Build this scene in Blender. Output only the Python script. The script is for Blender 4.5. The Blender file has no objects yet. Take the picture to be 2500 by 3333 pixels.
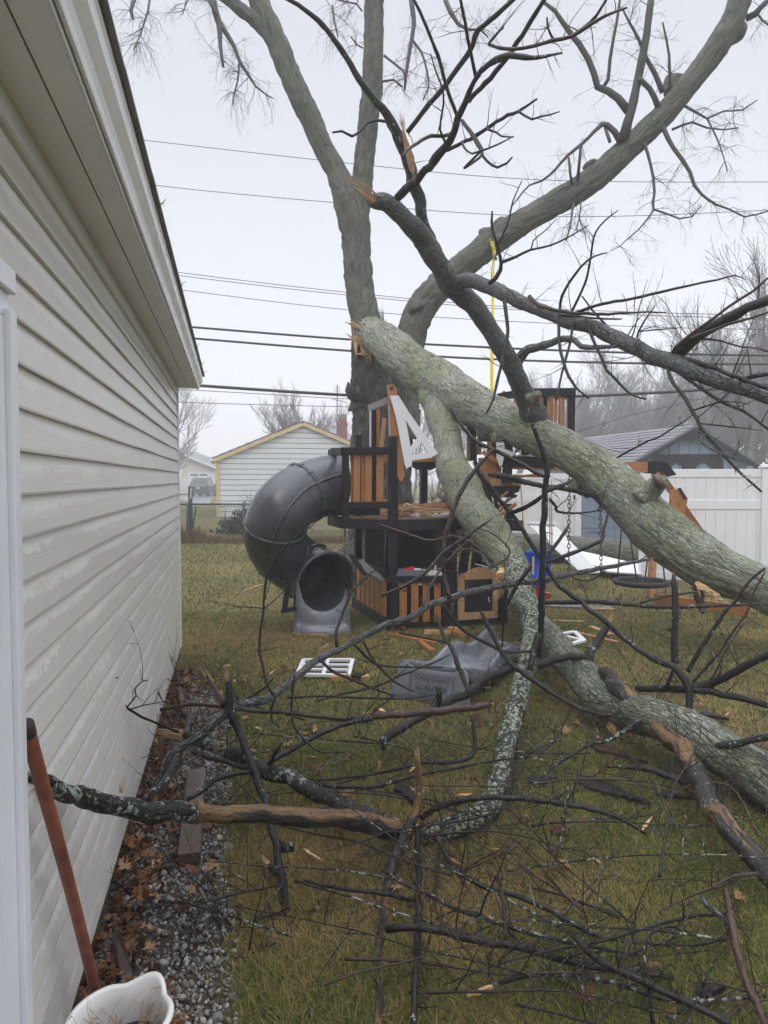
import bpy, bmesh, math, random
import numpy as np
from mathutils import Vector, Matrix, noise
from mathutils.geometry import tessellate_polygon
R = math.radians
sc = bpy.context.scene
COL = sc.collection
rng = random.Random(7)
# ------------------------------------------------------------------ camera, sky, sun, exposure
F, H = 2311.0, 1.6                       # focal length in photo pixels, eye height
PITCH = math.atan((1666.5 - 1560) / F)   # camera looks slightly down
cam = bpy.data.objects.new('camera', bpy.data.cameras.new('camera'))
cam.data.sensor_fit = 'HORIZONTAL'; cam.data.sensor_width = 36; cam.data.lens = 36 * F / 2500
cam.data.clip_start = 0.05; cam.data.clip_end = 2000
cam.location = (0, 0, H); cam.rotation_euler = (R(90) - PITCH, 0, 0)
COL.objects.link(cam); sc.camera = cam
sc.view_settings.view_transform = 'Standard'; sc.view_settings.look = 'None'
sc.view_settings.exposure = 0.75; sc.view_settings.gamma = 1
SUN_EL, SUN_AZ = R(50), R(200)
w = bpy.data.worlds.new('World'); sc.world = w; w.use_nodes = True
nt = w.node_tree; nt.nodes.clear()
def wn(t, **k):
    n = nt.nodes.new(t)
    for a, b in k.items(): setattr(n, a, b)
    return n
sky = wn('ShaderNodeTexSky', sky_type='NISHITA', sun_disc=False, sun_elevation=SUN_EL, sun_rotation=SUN_AZ)
hs = wn('ShaderNodeHueSaturation'); hs.inputs['Saturation'].default_value = 0.25; nt.links.new(sky.outputs[0], hs.inputs['Color'])
bg1 = wn('ShaderNodeBackground'); bg1.inputs[1].default_value = 0.05; nt.links.new(hs.outputs[0], bg1.inputs[0])
geo = wn('ShaderNodeTexCoord'); sep = wn('ShaderNodeSeparateXYZ'); nt.links.new(geo.outputs['Generated'], sep.inputs[0])
mr = wn('ShaderNodeMapRange'); mr.inputs[1].default_value = 0.56; mr.inputs[2].default_value = 0.95
mr.inputs[3].default_value = 0.34; mr.inputs[4].default_value = 2.2; nt.links.new(sep.outputs[2], mr.inputs[0])
bg2 = wn('ShaderNodeBackground'); bg2.inputs[0].default_value = (0.895, 0.915, 1.0, 1); nt.links.new(mr.outputs[0], bg2.inputs[1])
ad = wn('ShaderNodeAddShader'); nt.links.new(bg1.outputs[0], ad.inputs[0]); nt.links.new(bg2.outputs[0], ad.inputs[1])
wo = wn('ShaderNodeOutputWorld'); nt.links.new(ad.outputs[0], wo.inputs[0])
sun = bpy.data.objects.new('sun', bpy.data.lights.new('sun', 'SUN'))
sun.data.energy = 0.5; sun.data.angle = R(25); sun.data.color = (1, .97, .93)
sun.rotation_euler = (R(90) - SUN_EL, 0, R(180) - SUN_AZ); COL.objects.link(sun)
cy = sc.cycles
cy.max_bounces = 6; cy.diffuse_bounces = 3; cy.glossy_bounces = 3; cy.transparent_max_bounces = 8; cy.volume_bounces = 1
cy.use_denoising = True; cy.use_adaptive_sampling = True; cy.adaptive_threshold = 0.02
cy.sample_clamp_indirect = 4; cy.caustics_reflective = False; cy.caustics_refractive = False
# ------------------------------------------------------------------ picking points in the place
SP, CP = math.sin(PITCH), math.cos(PITCH)
EYE = Vector((0, 0, H))
def ray(px, py):
    x = (px - 1250) / F; u = (1666.5 - py) / F
    return Vector((x, CP + SP * u, CP * u - SP))
def P(px, py, d): r = ray(px, py); return EYE + r * (d / r.y)
def G(px, py, z=0.0): r = ray(px, py); return EYE + r * ((z - H) / r.z)
def OP(px, py, p0, n): r = ray(px, py); return EYE + r * ((p0 - EYE).dot(n) / r.dot(n))
def D(d): return 3698.0 / (72 + 3235.0 / d)
CROP = {0: (0, 0, 1), 1: (750, 1200, 1.746), 2: (1550, 1200, 1.746), 3: (0, 2000, 1.659), 4: (700, 2000, 1.659), 5: (1500, 2000, 1.659),
        6: (0, 0, 1.7014), 7: (600, 0, 1.659), 8: (1500, 0, 1.659), 9: (1650, 1560, 3.0164), 10: (2000, 1200, 3.318), 11: (500, 1900, 3.318)}
def chip(mb, a, b, w_, th=.005, up=Vector((0, 0, 1))):
    z = (b - a); L = z.length; z.normalize(); x = z.cross(up).normalized(); n = z.cross(x).normalized()
    if n.z < 0: n = -n
    pr = [(0, -.1), (.1, -.42), (.33, -.5), (.6, -.36), (.84, -.2), (1, .0), (.72, .14), (.5, .34), (.3, .5), (.16, .3), (.04, .22)]
    mb.plate([[a + z * (L * u * (1 + .03 * (i % 3))) + x * (w_ * v * rng.uniform(.8, 1.1)) + n * (.004 * (i % 2)) for i, (u, v) in enumerate(pr)]], n, th)
def track(s, ds):
    """'crop:x,y,w x,y,w|crop:...' with distances spread evenly along -> points, radii"""
    q = []
    for part in s.split('|'):
        c, body = part.split(':'); ox, oy, k = CROP[int(c)]
        new = [(ox + x / k, oy + y / k, ww / k) for x, y, ww in (map(float, t.split(',')) for t in body.split())]
        while len(q) > 1:                # crops overlap: drop earlier points that lie beyond the next stretch
            a, b, n_ = q[-2], q[-1], new[0]; ux, uy = b[0] - a[0], b[1] - a[1]
            if (n_[0] - b[0]) * ux + (n_[1] - b[1]) * uy > 0: break
            q.pop()
        q += new
    n = len(q); dd = np.interp(np.linspace(0, len(ds) - 1, n), range(len(ds)), ds)
    pts, rad = [], []
    for (x, y, ww), d in zip(q, dd):
        d = D(d); p = P(x, y, d); r = max(ww * d / F / 2, 0.0022)
        if p.z < r * .7 and r < .4:
            p = G(x, y, r * .7)
        pts.append(p); rad.append(r)
    return pts, rad
# ------------------------------------------------------------------ materials
def mat(name):
    m = bpy.data.materials.new(name); m.use_nodes = True; t = m.node_tree
    return m, t, t.nodes['Principled BSDF']
def nd(t, typ, ins=None, **k):
    n = t.nodes.new('ShaderNode' + typ)
    for a, b in k.items(): setattr(n, a, b)
    for a, b in (ins or {}).items():
        s = n.inputs[a]
        if isinstance(b, bpy.types.NodeSocket): t.links.new(b, s)
        else: s.default_value = b
    return n
def c4(c): return (c[0], c[1], c[2], 1)
def ramp(t, fac, stops, interp='LINEAR'):
    n = nd(t, 'ValToRGB', {0: fac}); e = n.color_ramp.elements; n.color_ramp.interpolation = interp
    while len(e) < len(stops): e.new(0.5)
    for i, (p, c) in enumerate(stops):
        e[i].position = p; e[i].color = c4(c) if not isinstance(c, (int, float)) else (c, c, c, 1)
    return n.outputs[0]
def mixc(t, fac, a, b, mode='MIX'):
    n = nd(t, 'Mix', data_type='RGBA', blend_type=mode)
    for i, v in ((0, fac), (6, a), (7, b)):
        if isinstance(v, bpy.types.NodeSocket): t.links.new(v, n.inputs[i])
        elif i: n.inputs[i].default_value = c4(v)
        else: n.inputs[0].default_value = v
    return n.outputs[2]
def mth(t, op, a, b=0.0, clamp=False):
    n = nd(t, 'Math', operation=op, use_clamp=clamp)
    for i, v in ((0, a), (1, b)):
        if isinstance(v, bpy.types.NodeSocket): t.links.new(v, n.inputs[i])
        else: n.inputs[i].default_value = v
    return n.outputs[0]
def coords(t, attr, scale=(1, 1, 1)):
    if attr: v = nd(t, 'Attribute', attribute_name='tc').outputs['Vector']
    else: v = nd(t, 'TexCoord').outputs['Object']
    return nd(t, 'Mapping', {'Vector': v, 'Scale': scale}).outputs[0]
def nz(t, v, scale, det=4, rough=.6, dist=0.0):
    return nd(t, 'TexNoise', {'Vector': v, 'Scale': scale, 'Detail': det, 'Roughness': rough, 'Distortion': dist}).outputs['Fac']
def finish(t, b, col, rough, bump=None, bs=.5, bd=.01, spec=.5):
    for key, v in (('Base Color', col), ('Roughness', rough)):
        if isinstance(v, bpy.types.NodeSocket): t.links.new(v, b.inputs[key])
        else: b.inputs[key].default_value = c4(v) if key == 'Base Color' else v
    b.inputs['Specular IOR Level'].default_value = spec
    if bump is not None:
        n = nd(t, 'Bump', {'Height': bump, 'Strength': bs, 'Distance': bd}); t.links.new(n.outputs[0], b.inputs['Normal'])
def plain(name, c, rough=.5, var=.15, scale=6, bs=.15, spec=.5, metal=0, attr=False, fine=60):
    m, t, b = mat(name); v = coords(t, attr)
    f = nz(t, v, scale, 5); g = nz(t, v, fine, 3)
    lo = tuple(x * (1 - var) for x in c); hi = tuple(min(1, x * (1 + var)) for x in c)
    col = mixc(t, ramp(t, f, [(.3, 0), (.7, 1)]), lo, hi)
    rr = mth(t, 'MULTIPLY_ADD', f, .3); t.nodes[-1].inputs[2].default_value = rough - .15
    finish(t, b, col, rr, g, bs, .002, spec); b.inputs['Metallic'].default_value = metal
    return m
def bark(name, c1, c2, crack, vs=20, zs=.3, cw=.10, lichen=0.0, lic=(.31, .36, .30), strip=0.0, rough=.6, bs=.9, bd=.012, moss=None, crackmix=1.0, spec=.3):
    m, t, b = mat(name); v0 = coords(t, True); v = coords(t, True, (1, 1, zs))
    wob = nd(t, 'TexNoise', {'Vector': v, 'Scale': vs * .55, 'Detail': 4}).outputs['Color']
    vv = nd(t, 'VectorMath', {0: v, 1: nd(t, 'VectorMath', {0: wob, 1: (.075 * 20 / vs,) * 3}, operation='MULTIPLY').outputs[0]}, operation='ADD').outputs[0]
    e = nd(t, 'TexVoronoi', {'Vector': vv, 'Scale': vs}, feature='DISTANCE_TO_EDGE').outputs['Distance']
    e2 = nd(t, 'TexVoronoi', {'Vector': vv, 'Scale': vs * 2.3}, feature='DISTANCE_TO_EDGE').outputs['Distance']
    k = ramp(t, e, [(0, 0), (cw, 1)]); k2 = ramp(t, e2, [(0, .25), (cw * .8, 1)])
    gate = ramp(t, nz(t, v, vs * .3, 3), [(.38, 1), (.6, 0)])
    k = mth(t, 'MAXIMUM', k, mth(t, 'MULTIPLY', gate, .75)); kk = mth(t, 'MULTIPLY', k, k2)
    n1 = nz(t, v, 9, 6, .65); n2 = nz(t, v0, 2.2, 4)
    col = mixc(t, ramp(t, n1, [(.3, 0), (.7, 1)]), c1, c2)
    if moss: col = mixc(t, ramp(t, n2, [(.42, 0), (.62, .8)]), col, moss)
    fine = nz(t, v0, 130, 3)
    col = mixc(t, ramp(t, fine, [(.35, .35), (.6, 0)]), col, crack)
    col = mixc(t, mth(t, 'MULTIPLY', mth(t, 'SUBTRACT', 1.0, kk), crackmix), col, crack)
    hgt = mth(t, 'ADD', kk, mth(t, 'MULTIPLY', n1, .6)); hgt = mth(t, 'ADD', hgt, mth(t, 'MULTIPLY', fine, .25))
    ln_ = nz(t, nd(t, 'VectorMath', {0: coords(t, True, (1, 1, .16)), 1: (3.3, 1.7, 5.1)}, operation='ADD').outputs[0], vs * .42, 5, .62, .8)
    fz = ramp(t, mth(t, 'ABSOLUTE', mth(t, 'SUBTRACT', ln_, .5)), [(.0, 0), (.022, 1)])
    fz = mth(t, 'MAXIMUM', fz, ramp(t, nz(t, v0, vs * .12, 3), [(.44, 1), (.56, 0)]))
    col = mixc(t, mth(t, 'MULTIPLY', mth(t, 'SUBTRACT', 1.0, fz), .85), col, crack); hgt = mth(t, 'ADD', hgt, mth(t, 'MULTIPLY', fz, .8))
    rgh = ramp(t, n1, [(.3, rough - .12), (.7, rough + .12)])
    if strip:
        s = ramp(t, nz(t, coords(t, True, (6, 6, 1.1)), 1.6, 5, .6, .4), [(.60 - strip * .25, 0), (.63 - strip * .25, 1)])
        wd = mixc(t, ramp(t, nz(t, coords(t, True, (70, 70, 5)), 1, 6, .7), [(.3, 0), (.72, 1)]), (.055, .032, .018), (.25, .145, .065))
        col = mixc(t, s, col, wd)
    if lichen:
        d = nd(t, 'TexVoronoi', {'Vector': nd(t, 'VectorMath', {0: v0, 1: nd(t, 'VectorMath', {0: nd(t, 'TexNoise', {'Vector': v0, 'Scale': 70.0, 'Detail': 4.0}).outputs['Color'], 1: (.035,) * 3}, operation='MULTIPLY').outputs[0]}, operation='ADD').outputs[0], 'Scale': 44.0}, feature='F1').outputs['Distance']
        area = ramp(t, nz(t, v0, 7, 5, .65), [(.58 - lichen * .26, 0), (.76 - lichen * .2, .55)])
        lm = ramp(t, mth(t, 'SUBTRACT', area, d), [(.0, 0), (.12, .92)])
        col = mixc(t, lm, col, mixc(t, fine, tuple(x * .6 for x in lic), lic))
        rgh = mixc(t, lm, rgh, (.85, .85, .85)); hgt = mth(t, 'ADD', hgt, mth(t, 'MULTIPLY', lm, .5))
    finish(t, b, col, rgh, hgt, bs, bd, spec)
    return m
def wood(name, c1, c2, rough=.5, bs=.3, knots=True):
    m, t, b = mat(name); v = coords(t, True, (26, 26, 1.6))
    g = nz(t, v, 1.5, 6, .7, .5); g2 = nz(t, coords(t, True), 5, 3)
    col = mixc(t, ramp(t, g, [(.32, 0), (.68, 1)]), c1, c2)
    col = mixc(t, ramp(t, g2, [(.35, .35), (.65, 0)]), col, tuple(x * .55 for x in c1))
    if knots:
        d = nd(t, 'TexVoronoi', {'Vector': coords(t, True, (8, 8, 2.6)), 'Scale': 1.0}).outputs['Distance']
        col = mixc(t, ramp(t, d, [(.05, .85), (.11, 0)]), col, tuple(x * .25 for x in c1))
    finish(t, b, col, ramp(t, g2, [(.3, rough - .15), (.7, rough + .1)]), g, bs, .003, .5)
    return m
MT = {}
MT['bark_limb'] = bark('bark_limb', (.29, .30, .235), (.43, .44, .36), (.045, .045, .036), 24, .30, .12, moss=(.285, .31, .165), rough=.65, crackmix=.62, bd=.02)
MT['bark_limb_second'] = bark('bark_limb_second', (.235, .25, .18), (.37, .385, .29), (.04, .043, .03), 28, .45, .11, moss=(.22, .25, .12), rough=.65, crackmix=.6, bd=.016)
MT['bark_tree'] = bark('bark_tree', (.135, .13, .115), (.225, .22, .19), (.05, .05, .045), 24, .12, .14, moss=(.19, .21, .14), rough=.75, crackmix=.6)
MT['bark_trunk'] = bark('bark_trunk', (.095, .09, .08), (.17, .16, .145), (.03, .028, .026), 14, .12, .2, rough=.7, bd=.03)
MT['bark_log'] = bark('bark_log', (.175, .185, .145), (.29, .30, .25), (.035, .037, .028), 28, .3, .13, moss=(.21, .225, .13), rough=.65)
MT['bark_grey'] = bark('bark_grey', (.10, .10, .095), (.20, .20, .19), (.025, .025, .023), 30, .4, .12, lichen=.25, rough=.5)
MT['bark_dark'] = bark('bark_dark', (.009, .008, .007), (.028, .023, .020), (.005, .004, .004), 60, .3, .1, lichen=.34, rough=.46, bs=.4, bd=.004)
MT['bark_wet'] = bark('bark_wet', (.014, .011, .009), (.046, .034, .027), (.006, .005, .004), 60, .3, .1, rough=.46, bs=.4, bd=.004)
MT['bark_red'] = bark('bark_red', (.045, .025, .018), (.10, .055, .038), (.015, .010, .008), 70, .2, .1, rough=.38, bs=.3, bd=.003)
MT['bark_lichen'] = bark('bark_lichen', (.014, .014, .013), (.040, .040, .036), (.007, .007, .007), 45, .4, .12, lichen=.9, rough=.42, bs=.6, bd=.006)
MT['bark_lichen_full'] = bark('bark_lichen_full', (.030, .032, .028), (.075, .08, .07), (.012, .012, .012), 34, .4, .12, lichen=1.35, lic=(.34, .385, .27), rough=.5, bs=.7, bd=.008)
MT['bark_stripped'] = bark('bark_stripped', (.020, .018, .016), (.055, .047, .04), (.009, .008, .008), 45, .3, .12, lichen=.45, strip=.36, rough=.40, bs=.5, bd=.006)
MT['bark_bare'] = bark('bark_bare', (.020, .018, .016), (.055, .047, .04), (.009, .008, .008), 45, .3, .12, lichen=.2, strip=.62, rough=.42, bs=.5, bd=.006)
MT['twig_far'] = plain('twig_far', (.17, .16, .165), .8, .2, 3)  # grey-brown twigs, lightened so the colour carries part of the haze fade
MT['twig_grey'] = plain('twig_grey', (.055, .050, .047), .7, .25, 3)
MT['fresh'] = wood('fresh_wood', (.40, .24, .10), (.62, .42, .21), .6, .5, False)
MT['fresh_red'] = wood('fresh_red_wood', (.30, .165, .085), (.52, .33, .18), .6, .5, False)
MT['cedar'] = wood('cedar', (.27, .105, .028), (.40, .18, .055), .42)
MT['cedar_pale'] = wood('cedar_pale', (.36, .20, .085), (.50, .30, .14), .5)
MT['black_wood'] = wood('black_wood', (.007, .007, .008), (.017, .017, .019), .6, .3, False)
MT['black_wood'].node_tree.nodes['Principled BSDF'].inputs['Specular IOR Level'].default_value = .25
MT['grey_board'] = wood('grey_board', (.16, .16, .165), (.27, .27, .28), .5, .3, False)
MT['brown_board'] = wood('brown_board', (.045, .028, .020), (.10, .065, .048), .42, .5, False)
MT['deck_wet'] = wood('deck_wet', (.10, .055, .03), (.22, .13, .08), .25, .2)
MT['white_paint'] = plain('white_paint', (.64, .64, .65), .45, .05)
MT['vinyl'] = plain('vinyl', (.68, .68, .685), .42, .03, 2, .03)
MT['trim'] = plain('trim', (.72, .735, .77), .4, .05, 3, .05)
MT['soffit'] = plain('soffit', (.82, .80, .79), .6, .05, 3, .05)
MT['gutter'] = plain('gutter', (.78, .785, .80), .28, .06, 4, .03)
MT['concrete'] = plain('concrete', (.19, .17, .13), .85, .4, 6, .5)
MT['plastic'] = plain('plastic', (.055, .058, .066), .30, .18, 5, .12, fine=220)
MT['plastic_in'] = MT['plastic']
MT['plastic_mid'] = plain('plastic_mid', (.14, .147, .165), .25, .08, 6, .12, fine=220)
MT['blue'] = plain('blue_plastic', (.015, .10, .55), .35, .1)
MT['red'] = plain('red_plastic', (.55, .02, .025), .35, .1)
MT['navy'] = plain('navy_plastic', (.02, .03, .20), .35, .1)
MT['yellow'] = plain('yellow_webbing', (.78, .62, .05), .6, .08, 9)
MT['yellow_rope'] = plain('yellow_rope', (.55, .38, .05), .7, .2, 30)
MT['ink'] = plain('ink', (.02, .02, .02), .6)
MT['metal'] = plain('metal', (.42, .43, .45), .4, .15, 20, .1, metal=.8)
MT['dark_metal'] = plain('dark_metal', (.05, .05, .055), .45, .2, 20, .1, metal=.6)
MT['wire'] = plain('cable', (.02, .02, .022), .6)
MT['green_metal'] = plain('green_metal', (.03, .09, .085), .5, .2)
MT['chain_wire'] = plain('chain_wire', (.035, .055, .05), .5, .2)
MT['rust'] = plain('rust_pole', (.23, .075, .045), .5, .35, 14, .3)
MT['bucket'] = plain('bucket_plastic', (.70, .69, .66), .4, .08, 6)
MT['soil'] = plain('soil', (.035, .026, .018), .9, .5, 12, 1.0)
MT['straw'] = plain('straw', (.30, .19, .10), .7, .3, 10)
MT['yellow_paint'] = plain('yellow_paint', (.52, .43, .20), .6, .12, 5)
MT['shingle'] = plain('shingle', (.20, .185, .19), .6, .3, 5, .6, fine=150)
MT['shingle_grey'] = plain('shingle_grey', (.16, .16, .175), .5, .25, 2, .5)
MT['brick'] = plain('brick', (.25, .075, .055), .8, .3, 14, .4)
MT['blue_board'] = plain('blue_board', (.25, .33, .43), .6, .08, 3, .1)
MT['blue_dark'] = plain('blue_grey_board', (.16, .20, .27), .6, .1, 3, .1)
MT['siding_far'] = plain('siding_far', (.52, .48, .45), .6, .05, 3)
MT['car_paint'] = plain('car_paint', (.025, .027, .033), .25, .1, 3, 0)
MT['glass'] = plain('dark_glass', (.03, .035, .04), .1, .1, 3, 0)
MT['lamp_red'] = plain('tail_lamp', (.35, .02, .02), .25, .1)
MT['rubber'] = plain('rubber', (.015, .015, .015), .8)
MT['asphalt'] = plain('wet_asphalt', (.16, .16, .17), .25, .2, 4, .2)
MT['white_board'] = plain('white_board', (.60, .62, .635), .6, .06, 2.5, .1)
MT['net'] = MT['rubber']
def siding_mat():
    m, t, b = mat('vinyl_siding'); v = coords(t, True)
    wet = nz(t, coords(t, True, (55, 4, 4)), 1, 5, .7)
    sp = nd(t, 'SeparateXYZ', {0: v}).outputs[2]           # 0..1 up one course
    edge = mth(t, 'ADD', sp, mth(t, 'MULTIPLY', mth(t, 'SUBTRACT', wet, .5), 1.3))
    area = nz(t, coords(t, True, (1.2, 1.2, 1)), 1.5, 3)
    wm = ramp(t, mth(t, 'ADD', edge, mth(t, 'MULTIPLY', mth(t, 'SUBTRACT', area, .5), .9)), [(.55, 0), (.66, 1)])
    base = mixc(t, nz(t, v, 3, 4), (.55, .535, .495), (.62, .605, .565))
    col = mixc(t, wm, base, (.71, .70, .68))
    dirt = ramp(t, nz(t, coords(t, True, (2, 2, 1)), 3, 6, .7), [(.62, 0), (.75, .35)])
    col = mixc(t, dirt, col, (.26, .24, .20))
    grain = nz(t, coords(t, True, (4, 90, 12)), 1.2, 4, .6, .4)
    finish(t, b, col, ramp(t, wm, [(0, .28), (1, .5)]), grain, .28, .003, .5)
    return m
MT['siding'] = siding_mat()
def ground_mat():
    m, t, b = mat('lawn_ground'); v = coords(t, False)
    a = nz(t, v, .55, 5, .6); f = nz(t, v, 38, 5, .75); g = nz(t, v, 3.0, 5, .65)
    gr = mixc(t, f, (.05, .052, .016), (.20, .19, .07))
    br = mixc(t, f, (.07, .050, .024), (.19, .14, .065))
    k = ramp(t, mth(t, 'ADD', mth(t, 'MULTIPLY', a, .6), mth(t, 'MULTIPLY', g, .4)), [(.42, 0), (.62, 1)])
    finish(t, b, mixc(t, k, gr, br), .9, f, .9, .03, .2)
    return m
MT['ground'] = ground_mat()
def blade_mat(name, c_lo, c_hi, c_dry):
    m, t, b = mat(name); at = nd(t, 'Attribute', attribute_name='tint').outputs['Vector']
    s = nd(t, 'SeparateXYZ', {0: at})
    col = mixc(t, s.outputs[0], c_lo, c_hi); col = mixc(t, s.outputs[1], col, c_dry)
    finish(t, b, col, .6, None, spec=.14)
    return m
MT['blade'] = blade_mat('grass_blade', (.024, .044, .006), (.155, .172, .036), (.33, .225, .09))
MT['leaf'] = blade_mat('dry_leaf', (.065, .028, .014), (.20, .085, .036), (.30, .19, .10))
MT['ivy'] = blade_mat('ivy_leaf', (.018, .028, .016), (.05, .065, .035), (.09, .06, .04))
MT['hedge'] = blade_mat('hedge_leaf', (.07, .035, .025), (.13, .075, .05), (.05, .055, .02))
MT['weed'] = blade_mat('weed_stem', (.06, .04, .022), (.13, .09, .05), (.20, .16, .09))
MT['stone'] = blade_mat('stone', (.085, .08, .072), (.35, .34, .315), (.11, .08, .055))
# ------------------------------------------------------------------ mesh helpers
ORG = {}
def orig(o): return ORG.get(o.name, Vector((0, 0, 0)))
class MB:
    def __init__(s): s.v, s.f, s.t = [], [], []
    def add(s, v, f, t=None):
        n = len(s.v); s.v += [tuple(x) for x in v]; s.f += [tuple(i + n for i in q) for q in f]
        s.t += [tuple(x) for x in (t if t is not None else v)]
    def beam(s, p0, p1, w_, h_, up=Vector((0, 0, 1)), ext=0.0):
        """rectangular timber from p0 to p1: w_ across, h_ along up"""
        p0, p1 = Vector(p0), Vector(p1); z = (p1 - p0).normalized(); x = z.cross(up)
        if x.length < 1e-4: x = z.cross(Vector((0, 1, 0)))
        x.normalize(); y = x.cross(z).normalized() * -1; p0 = p0 - z * ext; p1 = p1 + z * ext
        L = (p1 - p0).length; o = Vector((rng.random() * 9, rng.random() * 9, rng.random() * 9)); v, t = [], []
        for q, l in ((p0, 0), (p1, L)):
            for a, b in ((-1, -1), (1, -1), (1, 1), (-1, 1)):
                v.append(q + x * (a * w_ / 2) + y * (b * h_ / 2)); t.append(o + Vector((a * w_ / 2, b * h_ / 2, l)))
        f = [(0, 3, 2, 1), (4, 5, 6, 7), (0, 1, 5, 4), (1, 2, 6, 5), (2, 3, 7, 6), (3, 0, 4, 7)]
        s.add(v, f, t); return s
    def plate(s, loops, nrm, th):
        """outline (first loop, others are holes) given as 3D points, thickened behind nrm"""
        nrm = nrm.normalized(); n0 = [list(map(Vector, l)) for l in loops]
        flat = [p for l in n0 for p in l]; N = len(flat); tr = tessellate_polygon(n0)
        o = flat[0]; ex = (flat[1] - flat[0]).normalized(); ey = nrm.cross(ex)
        tc = [((p - o).dot(ex), 0, (p - o).dot(ey)) for p in flat]
        v = flat + [p - nrm * th for p in flat]; f = []
        for a, b, c in tr:
            if (flat[b] - flat[a]).cross(flat[c] - flat[a]).dot(nrm) < 0: b, c = c, b
            f += [(a, b, c), (a + N, c + N, b + N)]
        k = 0
        for l in n0:
            m_ = len(l)
            for i in range(m_):
                a, b = k + i, k + (i + 1) % m_; f.append((a, b, b + N, a + N))
            k += m_
        s.add(v, f, tc + [(x, th, z) for x, _, z in tc]); return s
    def tube(s, pts, rad, sides=8, cap=True, closed=False, squash=None):
        pts = [Vector(p) for p in pts]; n = len(pts)
        if isinstance(rad, (int, float)): rad = [rad] * n
        tn = []
        for i in range(n):
            a = pts[(i + 1) % n if closed else min(i + 1, n - 1)] - pts[(i - 1) % n if closed else max(i - 1, 0)]
            tn.append(a.normalized() if a.length > 1e-9 else Vector((0, 0, 1)))
        x = tn[0].orthogonal().normalized(); v, t, f = [], [], []; L = 0; off = rng.random() * 50
        for i in range(n):
            x = x - tn[i] * x.dot(tn[i])
            x = x.normalized() if x.length > 1e-6 else tn[i].orthogonal().normalized()
            y = tn[i].cross(x)
            if i: L += (pts[i] - pts[i - 1]).length
            for k in range(sides):
                a = 2 * math.pi * k / sides; c_, s_ = math.cos(a) * rad[i], math.sin(a) * rad[i]
                v.append(pts[i] + x * c_ + y * s_); t.append((c_ + off, s_, L + off))
        m_ = n if closed else n - 1
        for i in range(m_):
            j = (i + 1) % n
            for k in range(sides):
                k2 = (k + 1) % sides
                f.append((i * sides + k, i * sides + k2, j * sides + k2, j * sides + k))
        if cap and not closed:
            f.append(tuple(range(sides - 1, -1, -1))); f.append(tuple((n - 1) * sides + k for k in range(sides)))
        s.add(v, f, t); return s
    def build(s, name, m, parent=None, smooth=False, bev=0.0, sub=0):
        me = bpy.data.meshes.new(name); o0 = orig(parent) if parent else Vector((0, 0, 0))
        V = np.array(s.v, dtype=np.float32) - np.array(o0, dtype=np.float32)
        me.from_pydata(V.tolist(), [], s.f)
        at = me.attributes.new('tc', 'FLOAT_VECTOR', 'POINT'); at.data.foreach_set('vector', np.array(s.t, dtype=np.float32).ravel())
        if smooth: me.polygons.foreach_set('use_smooth', [True] * len(me.polygons))
        me.materials.append(MT[m] if isinstance(m, str) else m)
        o = bpy.data.objects.new(name, me); COL.objects.link(o)
        if parent: o.parent = parent
        ORG[o.name] = o0
        if bev:
            b = o.modifiers.new('bevel', 'BEVEL'); b.width = bev; b.segments = 2; b.limit_method = 'ANGLE'; b.angle_limit = R(50)
        if sub:
            b = o.modifiers.new('sub', 'SUBSURF'); b.levels = sub; b.render_levels = sub
        return o
def tag(o, label, cat, group=None):
    o['label'] = label; o['category'] = cat
    if group: o['group'] = group
    return o
def thing(name, label, cat, loc, group=None):
    o = bpy.data.objects.new(name, None); o.empty_display_size = .1; o.location = loc; COL.objects.link(o)
    ORG[o.name] = Vector(loc); return tag(o, label, cat, group)
def struct(o, kind='structure'): o['kind'] = kind; return o
def npmesh(name, m, V, Fc, tint, parent=None, smooth=False):
    """big triangle mesh straight from arrays, with a per-point tint"""
    me = bpy.data.meshes.new(name); o0 = orig(parent) if parent else Vector((0, 0, 0))
    nv, nf = len(V), len(Fc); me.vertices.add(nv); me.vertices.foreach_set('co', (V - np.array(o0)).astype(np.float32).ravel())
    me.loops.add(nf * 3); me.loops.foreach_set('vertex_index', Fc.astype(np.int32).ravel())
    me.polygons.add(nf); me.polygons.foreach_set('loop_start', np.arange(0, nf * 3, 3, dtype=np.int32))
    if smooth: me.polygons.foreach_set('use_smooth', np.ones(nf, dtype=bool))
    me.update(calc_edges=True)
    at = me.attributes.new('tint', 'FLOAT_VECTOR', 'POINT'); at.data.foreach_set('vector', tint.astype(np.float32).ravel())
    me.materials.append(MT[m]); o = bpy.data.objects.new(name, me); COL.objects.link(o)
    if parent: o.parent = parent
    ORG[o.name] = o0; return o
def spline(pts, rad, step):
    """Catmull-Rom resample"""
    pts = [Vector(p) for p in pts]; P_, R_ = [], []
    q = [pts[0] * 2 - pts[1]] + pts + [pts[-1] * 2 - pts[-2]]
    for i in range(len(pts) - 1):
        a, b, c, d = q[i:i + 4]; n = max(1, int((c - b).length / step))
        for k in range(n):
            u = k / n
            P_.append(.5 * ((2 * b) + (c - a) * u + (2 * a - 5 * b + 4 * c - d) * u * u + (3 * b - a - 3 * c + d) * u ** 3))
            R_.append(rad[i] + (rad[i + 1] - rad[i]) * u)
    P_.append(pts[-1]); R_.append(rad[-1]); return P_, R_
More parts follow.
